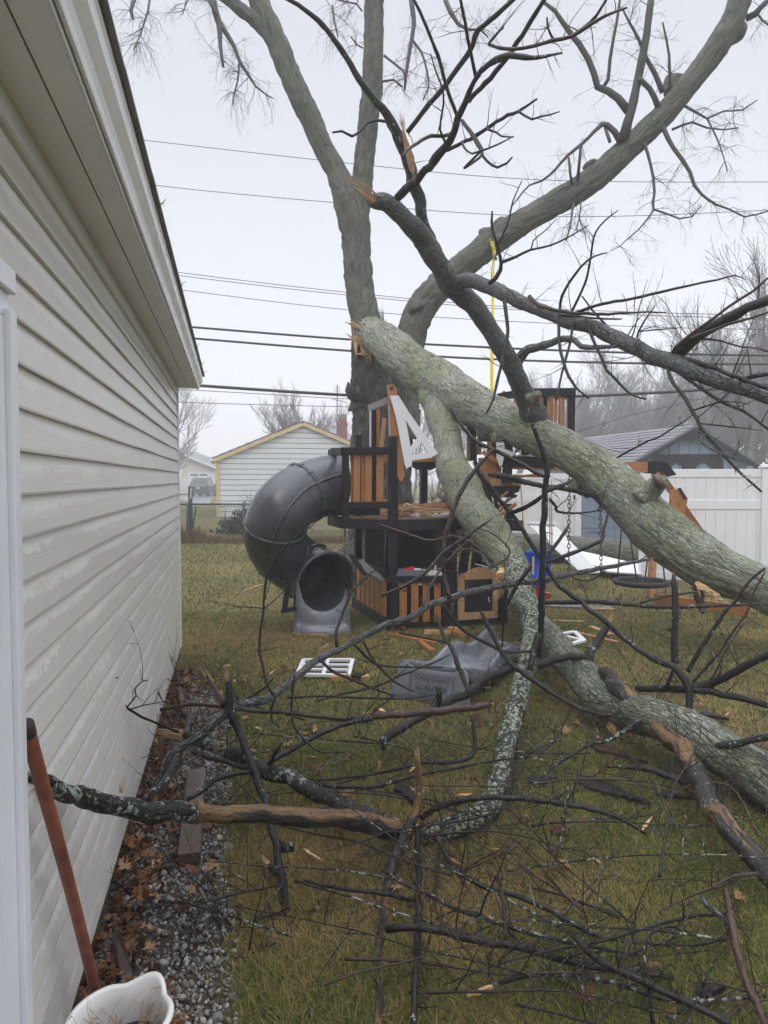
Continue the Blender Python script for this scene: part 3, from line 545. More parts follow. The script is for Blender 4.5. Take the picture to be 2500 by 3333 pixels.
SB = [('bark_red', '8:1150,1970,36 1138,1930,32 1160,1880,28 1190,1850,24 1250,1800,20 1320,1750,17 1400,1690,16 1500,1620,15 1580,1570,14 1659,1500,13', [5.5, 4.9], 3), ('bark_red', '8:1185,1860,20 1240,1830,20 1340,1790,18 1450,1750,16 1560,1720,14 1660,1685,12', [5.4, 5.0], 2),
      ('bark_red', '8:1200,1835,12 1290,1830,12 1400,1840,11 1500,1870,10 1600,1880,9 1660,1900,8', [5.4, 5.0], 4), ('bark_grey', '8:300,1965,64 330,1920,56 370,1885,50 420,1875,46 470,1858,42 520,1838,40 580,1828,38 610,1840,34 650,1865,30 740,1875,26 850,1868,20', [8.3, 7.6], 2),
      ('bark_dark', '7:1335,1300,60 1310,1250,60 1290,1200,58 1262,1060,64 1235,980,66 1210,890,66 1185,800,62 1160,740,58 1130,670,56 1100,620,50 1062,585,44 1000,510,40 960,450,35 900,350,32 860,285,31 820,230,30 770,160,28 720,110,27 650,50,24 580,8,22 520,-30,20', [7.4, 6.9, 6.4], 1),
      ('bark_wet', '7:1085,655,16 1030,650,16 985,665,15 950,705,15 905,735,15 850,708,13 800,715,10', [6.8, 6.5], 0), ('bark_dark', '7:1150,1068,44 1200,1020,46 1250,980,46 1300,920,42 1340,880,42 1360,860,50 1420,780,40 1455,715,38 1480,640,38 1520,540,36 1560,440,36 1580,415,38 1620,375,30 1659,350,28|8:70,445,26 110,390,30 150,350,32 190,320,36 260,300,34 350,310,30 420,310,20 550,285,10', [6.9, 6.2, 5.6, 5.2], 5),
      ('bark_wet', '7:1205,715,24 1300,590,27 1400,470,28 1540,280,29 1659,130,28|8:90,170,28 190,85,26 290,-10,24', [6.7, 5.8], 2), ('bark_wet', '7:1540,545,24 1600,480,24 1659,425,24|8:60,520,26 160,420,26 250,310,26 330,190,25 400,80,24 455,-10,22', [6.2, 5.4], 1),
      ('bark_wet', '7:1480,640,20 1440,540,20 1400,410,20 1370,300,20 1340,230,18 1290,100,17 1235,-10,16', [6.1, 5.6], 2), ('bark_wet', '7:1575,420,20 1558,340,19 1540,250,18 1515,120,17 1490,-10,16', [5.9, 5.4], 2), ('bark_wet', '7:1410,770,14 1380,700,13 1385,640,12 1400,560,11 1395,480,10 1360,390,9 1330,290,7', [6.1, 5.7], 2),
      ('bark_red', '7:1440,720,20 1400,735,20 1330,735,20 1280,755,20 1240,785,18 1205,810,16 1180,845,12', [6.2, 5.7], 2), ('bark_wet', '7:1420,812,20 1500,770,20 1580,720,20 1659,680,19|8:70,740,20 140,695,20 220,640,19 310,600,17 360,570,14 410,535,10', [6.3, 5.3], 2),
      ('bark_wet', '8:310,600,14 345,625,13 385,645,12 430,630,11 480,620,9 535,602,6', [5.4, 5.2], 2), ('bark_wet', '8:140,695,14 190,715,12 220,735,10 285,740,7', [5.5, 5.3], 1), ('bark_wet', '7:1500,650,18 1540,700,17 1580,760,16 1610,830,14 1640,880,12|8:20,905,14 110,815,14', [6.1, 5.6], 0),
      ('bark_wet', '8:5,650,18 50,715,17 90,780,16 110,815,16 140,870,15 200,905,14 250,880,12 278,848,8', [5.6, 5.2], 1), ('bark_wet', '8:10,770,12 20,800,12 60,830,11 110,815,11 200,780,9 285,735,6', [5.6, 5.2], 1),
      ('bark_red', '8:150,240,16 210,260,18 280,265,18 400,245,18 500,215,20 600,195,20 700,130,18 780,85,15 900,40,10', [4.7, 4.3], 5), ('bark_red', '8:150,235,14 180,200,14 210,165,12 230,148,10', [4.7, 4.5], 2), ('bark_red', '8:500,215,14 470,150,12 465,95,9', [4.6, 4.4], 1), ('bark_red', '8:600,195,18 700,120,17 760,40,15 790,-10,14', [4.6, 4.2], 1),
      ('bark_wet', '8:170,1140,10 166,1200,13 180,1270,15 205,1350,17 218,1420,20 215,1460,22 190,1500,22 150,1535,22', [6.6, 6.8], 2), ('bark_wet', '8:200,1330,8 235,1250,9 265,1170,9 280,1090,8 330,975,5', [6.4, 6.0], 1), ('bark_wet', '8:225,1415,18 300,1385,16 375,1350,14 450,1335,12 520,1310,10 600,1270,8 690,1215,5', [6.6, 6.2], 3),
      ('bark_wet', '8:380,1345,8 390,1300,7 450,1250,6 520,1180,4', [6.4, 6.2], 1), ('bark_wet', '8:535,1670,16 545,1600,15 590,1520,14 650,1440,13 720,1385,10 790,1365,6', [6.3, 5.8], 2), ('bark_wet', '8:600,1680,14 640,1600,14 680,1500,13 700,1400,12 710,1320,11 730,1250,10 780,1190,8 850,1135,5', [6.2, 5.6], 2),
      ('bark_wet', '8:620,1690,18 700,1660,18 800,1635,17 940,1610,16 1060,1580,15 1200,1550,14 1310,1525,12 1390,1510,11 1480,1487,8 1540,1512,4', [6.0, 5.2], 4), ('bark_red', '8:370,1600,24 420,1650,24 480,1665,20 600,1690,20 760,1695,17 900,1690,13 1000,1685,10 1110,1688,6', [6.3, 5.6], 4),
      ('bark_wet', '8:540,1700,14 640,1710,14 740,1720,12 870,1723,8', [6.2, 5.9], 1), ('bark_wet', '8:655,1600,9 700,1660,11 740,1710,13 800,1770,14 860,1810,14', [6.2, 6.0], 0), ('bark_wet', '8:235,1620,20 245,1700,20 255,1780,19 240,1880,18 215,1980,17 190,2090,15 175,2157,14|2:60,250,12', [6.6, 6.3], 2),
      ('bark_wet', '8:530,1690,18 528,1800,18 540,1900,18 570,2000,17 620,2090,15 690,2150,12', [6.1, 5.6], 3), ('bark_wet', '8:610,1720,14 590,1850,14 555,1980,13 530,2090,11 515,2157,10', [6.1, 5.7], 2), ('bark_wet', '8:680,1720,20 700,1800,18 740,1890,17 790,2000,16 850,2060,14 920,2130,12 1000,2155,9', [6.0, 5.4], 3),
      ('bark_wet', '8:950,1820,10 960,1790,11 1000,1720,9 1050,1650,6', [5.8, 5.5], 1), ('bark_wet', '8:960,1790,8 1080,1778,8 1170,1773,4', [5.8, 5.5], 1), ('bark_dark', '8:1000,1900,20 1100,1925,28 1200,1935,28 1290,1960,26 1400,2000,24 1500,2040,22 1660,2100,20', [5.6, 4.8], 4),
      ('bark_dark', '8:1450,2070,34 1500,2060,32 1570,2035,28 1660,2020,24', [5.2, 4.8], 4), ('bark_dark', '10:590,-30,30 585,40,36 610,110,38 650,180,40 720,260,42 780,340,44 830,440,44 890,540,42 940,640,42 1000,710,40 1060,790,36 1130,870,34 1200,950,32 1300,1060,32 1400,1160,30 1500,1250,26 1590,1330,22', [5.4, 4.9, 4.5], 6),
      ('bark_dark', '10:660,10,40 740,70,40 830,140,38 920,200,36 1050,290,38 1150,350,36 1300,420,38 1400,460,34 1500,530,30 1580,590,28 1680,670,26', [5.4, 4.6], 8), ('bark_red', '10:930,590,18 1050,605,18 1160,615,17 1300,630,15 1450,650,12 1600,670,8', [4.8, 4.4], 2), ('bark_wet', '10:850,450,20 980,410,20 1080,375,20 1180,355,17 1300,360,13 1460,380,7', [5.0, 4.6], 2),
      ('bark_grey', '10:990,715,22 950,715,22 925,750,24 935,790,26 990,835,28 1050,870,28 1120,900,26 1190,930,24 1280,970,20 1370,1005,12', [4.7, 4.4], 2), ('bark_wet', '10:840,500,10 720,590,14 600,660,18 500,730,20 370,780,22 250,840,22 120,910,22 30,960,20', [5.0, 5.6], 4), ('bark_dark', '2:500,1150,10', [7, 7], 0)]
for m, s, ds, tw in SB:
    if s.count(',') > 4: wood_part('side_branch', m, fl, s, ds, 8, .14, tw, .30, .0045, 1, .2, step=.05, wig=.5)
mb = MB(); splinters(mb, P(1215, 648, D(6.85)), P(1110, 570, D(6.7)) - P(1203, 651, D(6.85)), .07, 9, .38); mb.build('torn_wood', 'fresh_red', fl)
mb = MB(); a, b = P(1310, 408, D(6.45)), P(1346, 565, D(6.6)); chip(mb, b, a, .075, .02, Vector((0, -1, 0))); splinters(mb, a, (-.1, 0, 1), .03, 6, .16); splinters(mb, b, (.1, 0, -1), .02, 4, .1); mb.build('torn_wood', 'fresh_red', fl)
mb = MB(); splinters(mb, P(1207, 1080, D(14.8)), P(1150, 1040, D(14.9)) - P(1230, 1100, D(14.7)), .3, 12, .35); splinters(mb, P(1238, 1045, D(14.7)), (0, 0, 1), .10, 6, .4); mb.build('torn_wood', 'bark_trunk', fl); mb = MB()
for i in range(9): q = P(1192 + 7 * i % 40, 1075 + 9 * i, D(14.7)); chip(mb, q, q + Vector((-.25 - .12 * rng.random(), -.1, rng.uniform(-.1, .28))), .08, .02, Vector((0, -1, .1)))
mb.build('torn_wood', 'fresh', fl)
for s, d, w_ in (('0:2088,1622,80 2112,1598,72 2132,1580,66 2144,1570,62 2147,1568,54', 7.3, 0), ('0:1920,1590,70 1890,1578,52 1872,1582,44 1862,1582,36', 8.2, 0), ('0:1590,1380,70 1580,1410,70 1572,1418,40', 9.5, 0), ('0:1640,1400,60 1632,1425,60 1628,1432,44', 9.0, 0), ('0:1404,1178,50 1404,1170,46 1404,1168,30', 11.6, 0), ('0:1545,1665,36 1547,1668,40 1548,1672,26', 7.6, 0), ('0:1735,1300,50 1746,1288,36 1752,1280,20', 7.9, 0), ('0:1500,1255,40 1502,1240,34 1502,1236,20', 10.8, 0)):
    wood_part('knot', 'bark_limb', fl, s, [d, d - .15], 18, .3, step=.03, fis=.01)
mb = MB(); pc = P(2149, 1566, D(7.12)); mb.tube([pc - Vector((.03, 0, .02)), pc + Vector((.012, -.02, .01))], [.085, .078], 18); mb.build('cut_end', 'brown_board', fl, True)
mb = MB(); c = P(2278, 1900, D(6.55)); [chip(mb, c + Vector((-.10 + .035 * i, -.13 + .012 * i, .03 - .028 * i)), c + Vector((.02 + .04 * i, -.14 + .012 * i, -.06 - .02 * i + .03 * (i % 2))), .07, .012, Vector((0, -1, .2))) for i in range(5)]; splinters(mb, c + Vector((-.02, -.08, -.05)), (.1, -.3, -1), .07, 5, .09); mb.build('torn_wood', 'fresh', fl)
mb = MB(); p, r = track('0:2272,1910,30 2278,1950,34 2285,1985,24 2286,1995,12', [6.5, 6.4]); limb(mb, p, r, 9, .3, .4, .03); mb.build('hanging_splinter', 'bark_red', fl)
mb = MB(); c = P(1634, 1886, D(6.35)); mb.tube([c + Vector((.05, .1, .04)), c], [.075, .068], 14); splinters(mb, c, (-.5, -1, -.1), .07, 26, .07); mb.build('cut_end', 'fresh', fl)
mb = MB(); splinters(mb, P(1640, 1830, D(6.5)), (-.6, -.8, .3), .06, 8, .1); splinters(mb, P(1625, 1920, D(6.4)), (-.3, -.5, -.9), .05, 8, .12); mb.build('torn_wood', 'fresh_red', fl)
# ------------------------------------------------------------------ branches strewn over the lawn
def fallen(label, parts, ends=(), cat='fallen branch', name='fallen_branch'):
    """one broken-off branch: the first track is its stem, further ones grow from it; ends = fresh breaks"""
    p0, _ = track(parts[0][1], parts[0][2]); t = thing(name, label, cat, (p0[0].x, p0[0].y, 0), 'branches lying on the lawn')
    for i, (m, s, ds, tw, *o) in enumerate(parts):
        kw = dict(sides=8 + 8 * (i == 0), rough=.13, tw=tw, tl=.26, tr=.0042, lev=1, up=.2, step=.03, wig=.45)
        if o: kw.update(o[0])
        wood_part('stem' if i == 0 else 'side_branch', m, t, s, ds, **kw)
    for px, py, d, ax, r, n, L in ends:
        mb = MB(); splinters(mb, P(px, py, D(d)), ax, r, n, L); mb.build('broken_end', 'fresh', t)
    return t
fallen('long bare branch with lichen and stripped orange patches reaching the house wall', [('bark_bare', '3:985,1070,96 1050,1073,104 1100,1075,98 1300,1075,95 1490,1078,95|4:100,1082,96 300,1085,100 450,1092,100 600,1100,100 720,1110,108 800,1122,112 880,1140,118 960,1165,112 1030,1190,90', [2.12, 2.4, 2.6, 2.8], 0, dict(sides=36, rough=.12, fis=.003, fs=40, step=.02)), ('bark_lichen', '3:105,872,62 200,892,80 280,930,92 370,965,100 450,990,110 580,1015,110 700,1040,112 850,1065,110 980,1072,106 1030,1074,96', [1.44, 1.80, 2.14], 0, dict(sides=36, rough=.12, fis=.003, fs=40, step=.02)),
        ('bark_dark', '3:700,1075,20 600,1030,16', [1.95, 1.9], 0)], ((64, 2526, 1.45, (-1, -.1, .05), .02, 8, .03), (395, 2575, 1.9, (0, 0, 1), .012, 5, .05), (655, 2620, 2.15, (-.3, 0, 1), .012, 5, .04), (1080, 2665, 2.72, (.9, 0, -.1), .04, 12, .16)))
fallen('dark branch crusted with pale lichen, its splintered end pointing at the wall', [('bark_lichen', '3:955,640,26 1020,655,46 1100,690,62 1170,722,68 1250,762,72 1350,800,74 1490,850,76|4:100,752,80 180,792,84 250,830,86 330,862,86 400,890,86 480,925,86 550,960,86 640,1000,80 700,1030,76 780,1056,68 850,1080,62 930,1108,56 1000,1130,50', [3.35, 3.1, 2.9, 2.8], 2, dict(sides=28, rough=.12, fis=.003, fs=40))],
       ((590, 2390, 3.3, (-1, .1, .12), .028, 14, .16), (720, 2430, 3.2, (-.3, -.6, .3), .03, 8, .08)))
fallen('long wet branch sweeping up in a curve from the gravel across the playset', [('bark_grey', '3:790,1010,34 830,950,40 880,850,48 930,750,50 1030,690,50 1120,620,52 1180,565,54 1260,505,52 1330,480,50 1400,468,48 1490,435,45|4:290,452,46 350,405,44 400,370,42 470,310,42 560,240,40 680,180,38 800,120,36 920,60,36 1070,10,36|0:1400,1970,22 1500,1935,22 1620,1908,21 1700,1895,20 1800,1880,19 1900,1860,16 2010,1840,14 2115,1820,9', [3.0, 3.1, 3.2, 3.6, 4.2, 4.5, 4.7], 6, dict(sides=14)),
       ('bark_wet', '0:890,2262,10 868,2225,10 855,2170,10 845,2120,10 847,2060,9 857,2000,9 860,1940,8 870,1870,8 888,1830,7 915,1795,7 960,1750,6 1025,1705,4', [3.2, 3.4, 3.5], 4), ('bark_wet', '0:1097,2105,12 1093,2060,10 1108,2020,9 1130,1960,8 1151,1922,7 1200,1870,6 1240,1850,4', [3.55, 3.8], 4), ('bark_wet', '0:1465,1950,14 1455,1910,14 1446,1876,14 1446,1800,15 1449,1744,16 1470,1680,16 1489,1624,16 1535,1544,14 1609,1460,8', [4.2, 4.6], 7),
       ('bark_wet', '4:330,440,14 300,520,13 310,580,11 350,612,8', [3.2, 3.2], 0), ('bark_wet', '4:430,330,16 415,450,15 420,580,14 470,660,13 560,740,11 700,745,7', [3.3, 3.1], 1), ('bark_wet', '4:560,240,18 640,310,18 740,350,17 830,390,15 970,440,11', [3.5, 3.5], 3), ('bark_wet', '4:750,160,16 830,240,16 880,270,14 980,282,12 1230,285,8', [3.7, 3.9], 2),
       ('bark_wet', '4:800,140,14 840,220,14 900,300,13 980,370,12 1080,420,8', [3.8, 3.8], 2), ('bark_wet', '0:1240,1940,10 1330,1900,12 1400,1850,12 1440,1800,11 1490,1765,11 1540,1730,9 1600,1690,6', [4.1, 4.4], 4), ('bark_red', '0:1380,1975,8 1395,1920,8 1430,1860,8 1480,1800,7 1550,1740,5', [4.1, 4.5], 5), ('bark_grey', '0:1450,1830,7 1500,1790,8 1560,1800,9 1600,1850,10', [4.6, 4.4], 3),
       ('bark_wet', '3:1180,500,14 1300,470,14 1440,390,12 1480,340,9', [3.2, 3.2], 1)], ((2118, 1819, 4.72, (1, 0, .2), .008, 5, .04),))
fallen('upright broken stick with a fresh blond splinter standing by the gravel edge', [('bark_dark', '4:72,360,34 76,420,40 90,540,46 130,640,46 180,760,42 220,870,46 260,970,46 290,1110,42 330,1240,44 355,1400,46 375,1500,40 390,1650,26 402,1725,14', [3.15, 3.1, 2.85, 2.5, 2.3], 4, dict(sides=14)), ('bark_dark', '4:355,1400,40 320,1385,34 290,1350,30', [2.5, 2.5], 0), ('bark_lichen', '4:330,1240,60 370,1260,60 425,1255,50', [2.62, 2.64], 0)], ((742, 2222, 3.17, (-.05, 0, 1), .022, 12, .10), (866, 2806, 2.5, (-.6, .1, .55), .012, 6, .06)))
fallen('pale splintered stake leaning left beside the blond upright stick', [('bark_red', '11:760,1310,70 700,1200,60 650,1120,52 590,1010,46 540,920,36 490,850,18', [3.15, 3.4], 0)], ((688, 2220, 3.3, (-.55, .1, .75), .018, 9, .13),))
fallen('upright stick with a pale cut top standing in the middle of the branch pile', [('bark_stripped', '4:1090,755,30 1098,850,36 1105,950,42 1090,1060,52 1050,1140,62 1005,1225,62 965,1340,54 930,1480,52 910,1650,52 885,1780,50 872,1900,42 888,2000,40 890,2100,40 875,2240,38', [2.75, 2.75, 2.65, 2.4, 2.1, 1.75], 2, dict(sides=18, rough=.16))], ((1357, 2456, 2.76, (-.1, 0, 1), .016, 7, .05), (1334, 2705, 2.62, (-.3, -.6, .5), .015, 6, .03), (1265, 2880, 2.4, (.1, -.7, .3), .01, 6, .03)))
fallen('straight dark pole like branch running toward the bottom centre of the lawn', [('bark_dark', '4:1090,1170,28 1096,1280,34 1100,1400,36 1098,1550,38 1095,1700,38 1090,1850,40 1082,2000,40 1072,2240,42', [2.75, 2.4, 2.0, 1.72], 3, dict(sides=12))])
fallen('long reddish stick lying level from the gravel to the slide', [('bark_red', '3:865,515,22 950,498,22 1050,485,22 1140,492,22 1220,500,22|4:100,505,22 200,520,23 300,527,24 400,530,24 550,550,26 620,558,28 700,562,30 800,553,32 950,545,40 1100,530,44 1250,515,44 1400,500,40 1490,485,32', [3.35, 3.35, 3.45, 3.6], 6, dict(sides=12)), ('bark_dark', '4:290,805,28 340,770,30 400,740,30 480,690,29 600,630,28 700,590,28 850,562,26', [3.0, 3.35], 4), ('bark_dark', '4:300,800,20 330,740,18 360,690,14', [3.0, 3.0], 1)], ((1600, 2292, 3.6, (1, 0, .1), .016, 6, .02),))
fallen('wet dark branch lying across the front of the grey wave slide', [('bark_dark', '4:905,680,36 930,665,50 1000,620,50 1100,560,46 1200,500,50 1300,450,50 1400,400,46 1500,350,46 1600,310,46|5:40,425,48 100,370,50 200,320,46 320,280,46 430,270,46 520,240,45 600,225,42 680,240,38 700,280,40 715,330,30', [3.6, 3.9, 4.3, 4.6, 4.8], 4, dict(sides=14)), ('bark_lichen', '4:905,655,30 912,690,34 905,730,28', [3.6, 3.55], 0), ('bark_wet', '0:1530,2262,14 1500,2190,16 1470,2110,15 1440,2060,12 1420,2000,8', [3.9, 4.2], 3), ('bark_dark', '4:1205,500,30 1212,440,30 1205,390,28', [3.9, 3.9], 0), ('bark_wet', '4:540,470,12 680,430,14 860,390,15 1000,330,14 1180,260,12 1270,215,7', [3.6, 4.2], 2), ('bark_wet', '4:390,450,12 560,440,13 780,450,13 1000,455,12 1140,440,9 1250,410,6', [3.4, 3.6], 2)], ((1234, 2480, 3.55, (-.15, -.2, -1), .014, 8, .11),))
fallen('thin forked twig arching up against the beige siding', [('bark_wet', '3:580,182,7 540,190,8 510,220,10 520,290,11 545,340,12 600,410,13 645,465,13 700,515,14 760,550,14 830,580,14 900,610,15 960,632,16', [2.55, 2.8, 3.25], 1), ('bark_wet', '3:640,340,5 590,352,7 545,372,8 560,380,7', [2.65, 2.6], 0), ('bark_wet', '3:690,495,9 735,440,9 728,400,8 770,360,7 795,355,4', [2.85, 2.8], 1)])
fallen('thick dark curved branch peeling bark and lichen at the right edge of the lawn', [('bark_stripped', '5:770,300,60 800,330,84 830,380,90 870,420,92 960,530,100 1060,610,102 1150,690,104 1230,780,112 1280,880,104 1310,970,112 1350,1040,112 1400,1105,112 1500,1230,112 1600,1330,112 1700,1450,104 1800,1560,90', [4.45, 4.1, 3.6, 3.1, 2.75, 2.45, 2.3], 5, dict(sides=36, fis=.004, fs=36, rough=.14)),
       ('bark_dark', '5:1230,690,46 1235,560,42 1235,460,42 1225,390,44 1205,345,44 1150,290,42 1100,262,38 1060,250,36 1000,215,33 950,180,30 900,140,30 860,110,30 760,20,28|2:650,1375,28 600,1330,28 480,1240,27 420,1160,26 380,1090,26 330,1020,28 260,910,26 210,840,25 100,700,23 10,570,18', [3.55, 3.7, 4.1, 4.4, 4.7], 6),
       ('bark_dark', '5:1220,400,44 1350,420,40 1500,450,38 1659,490,35 1720,510,33', [3.7, 3.4], 5), ('bark_dark', '5:1230,405,44 1100,402,44 950,400,36', [3.7, 4.0], 3), ('bark_dark', '5:1225,395,44 1350,372,42 1450,322,44 1550,272,44 1659,222,44 1740,190,40', [3.7, 3.4], 5), ('bark_lichen', '5:1265,740,60 1330,718,44 1400,708,40 1550,682,38 1680,655,38', [3.4, 3.1], 2),
       ('bark_dark', '5:1225,310,26 1270,230,26 1310,160,25 1370,70,24 1430,-20,22|0:2390,1960,12 2440,1890,10 2490,1850,9', [3.75, 3.7], 3), ('bark_red', '5:1250,370,18 1320,290,18 1400,200,17 1470,90,16 1550,-20,14|0:2450,1940,8 2490,1860,6', [3.7, 3.6], 4), ('bark_grey', '5:1350,355,14 1400,260,14 1450,160,13 1530,40,10', [3.6, 3.5], 3), ('bark_wet', '5:1105,400,22 1150,300,20 1170,230,14', [3.8, 3.8], 2),
       ('bark_dark', '5:1290,940,40 1230,910,42 1180,890,40 1100,865,38 1000,830,36 930,825,30 780,822,10', [3.1, 3.3], 2), ('bark_red', '5:1270,900,16 1340,905,16 1450,925,12 1520,1010,12 1560,1100,12 1600,1180,10 1659,1240,8', [3.0, 2.6], 4), ('bark_lichen', '5:840,470,24 900,470,26 980,485,28 1050,475,28 1130,480,28 1175,520,26', [4.0, 3.7], 3), ('bark_lichen', '5:1150,540,26 1050,545,26 960,580,26 880,630,24 800,680,22 700,700,22 600,760,20 500,820,18 440,880,12', [3.7, 3.5], 5)], ((1968, 2175, 4.4, (-.3, .2, 1), .04, 10, .05),))
fallen('fat grey green log in the grass with a fresh yellow break in its side', [('bark_log', '0:1682,1955,60 1705,1985,80 1740,2030,90 1793,2085,96 1838,2139,102 1900,2205,112 1958,2271,122 2042,2313,126 2133,2338,130 2253,2386,142 2374,2464,158 2500,2545,168 2620,2640,180', [8.0, 7.0, 5.9, 5.0, 4.5, 4.1, 3.7, 3.4, 3.2, 3.0], 0, dict(sides=64, fis=.008, fs=22, rough=.06, step=.03, wig=.08))], ((1985, 2300, 4.2, (-.1, -1, -.35), .085, 26, .12), (2010, 2360, 4.05, (.2, -1, -.5), .07, 20, .12)), 'fallen log', 'fallen_log')
fallen('short broken stick jutting up with an orange torn tip beside the log', [('bark_dark', '5:700,350,44 682,310,50 690,240,50 715,190,50 740,150,48 770,95,44 800,50,34', [4.7, 4.9], 1)], ((1985, 2022, 4.9, (.45, .1, .9), .02, 9, .08),))
fallen('tall thin dark branch standing upright before the fork of the limb', [('bark_dark', '0:1722,1337,8 1739,1400,14 1752,1430,15 1762,1458,17 1779,1521,19 1777,1560,19 1776,1600,20 1773,1660,21 1770,1715,21 1767,1800,21 1765,1887,21 1763,1960,22 1762,2030,22 1757,2090,20 1752,2140,16', [4.3, 4.3], 3, dict(sides=10, tl=.18)), ('bark_wet', '0:1470,1330,14 1500,1380,14 1553,1438,14 1600,1460,14 1680,1500,14 1740,1535,14 1776,1552,13', [4.9, 4.4], 3), ('bark_dark', '0:1770,1612,14 1730,1640,15 1690,1660,16 1650,1672,12', [4.4, 4.6], 1), ('bark_dark', '0:1775,1600,16 1810,1585,14 1840,1575,12 1865,1560,8', [4.4, 4.6], 2), ('bark_red', '0:1600,1850,6 1660,1800,6 1610,1740,6 1560,1720,4', [4.5, 4.6], 3), ('bark_wet', '0:1790,1625,10 1810,1650,10 1815,1665,9 1880,1670,7 1960,1660,5', [4.4, 4.6], 4), ('bark_dark', '0:1765,1820,12 1800,1785,12 1840,1730,12 1850,1710,6', [4.3, 4.4], 1), ('bark_dark', '0:1765,1835,14 1850,1805,14 1955,1760,12 1965,1720,10 1990,1640,6', [4.3, 4.6], 2), ('bark_dark', '0:1755,2060,22 1735,2130,24 1725,2180,20', [4.3, 4.2], 0)], ((1721, 1335, 4.3, (-.2, 0, 1), .006, 4, .03),))
fallen('upright dead snag with a pale torn tip standing right of the disc swing', [('bark_dark', '0:2193,1870,10 2194,1900,20 2197,1960,22 2197,2030,22 2196,2100,23 2198,2160,24', [4.15, 4.0], 3, dict(sides=12))], ((2194, 1878, 4.15, (0, 0, 1), .014, 6, .05),))
fallen('long level branch across the lawn below the blue baby swing', [('bark_dark', '0:1768,1962,14 1830,1960,15 1950,1959,15 2065,1970,14 2150,1975,14 2209,1976,13 2380,1970,10 2480,1966,8', [4.7, 4.7], 5, dict(sides=10)), ('bark_wet', '0:2083,1962,8 2180,1939,8 2266,1927,6', [4.7, 4.8], 1)])
fallen('straight black branch wedged between the tower and the limb', [('bark_wet', '0:1612,1545,20 1664,1555,20 1720,1572,18 1780,1585,17 1870,1596,17 1962,1624,16 2000,1634,12', [7.5, 7.7], 2, dict(sides=10, tl=.2))])
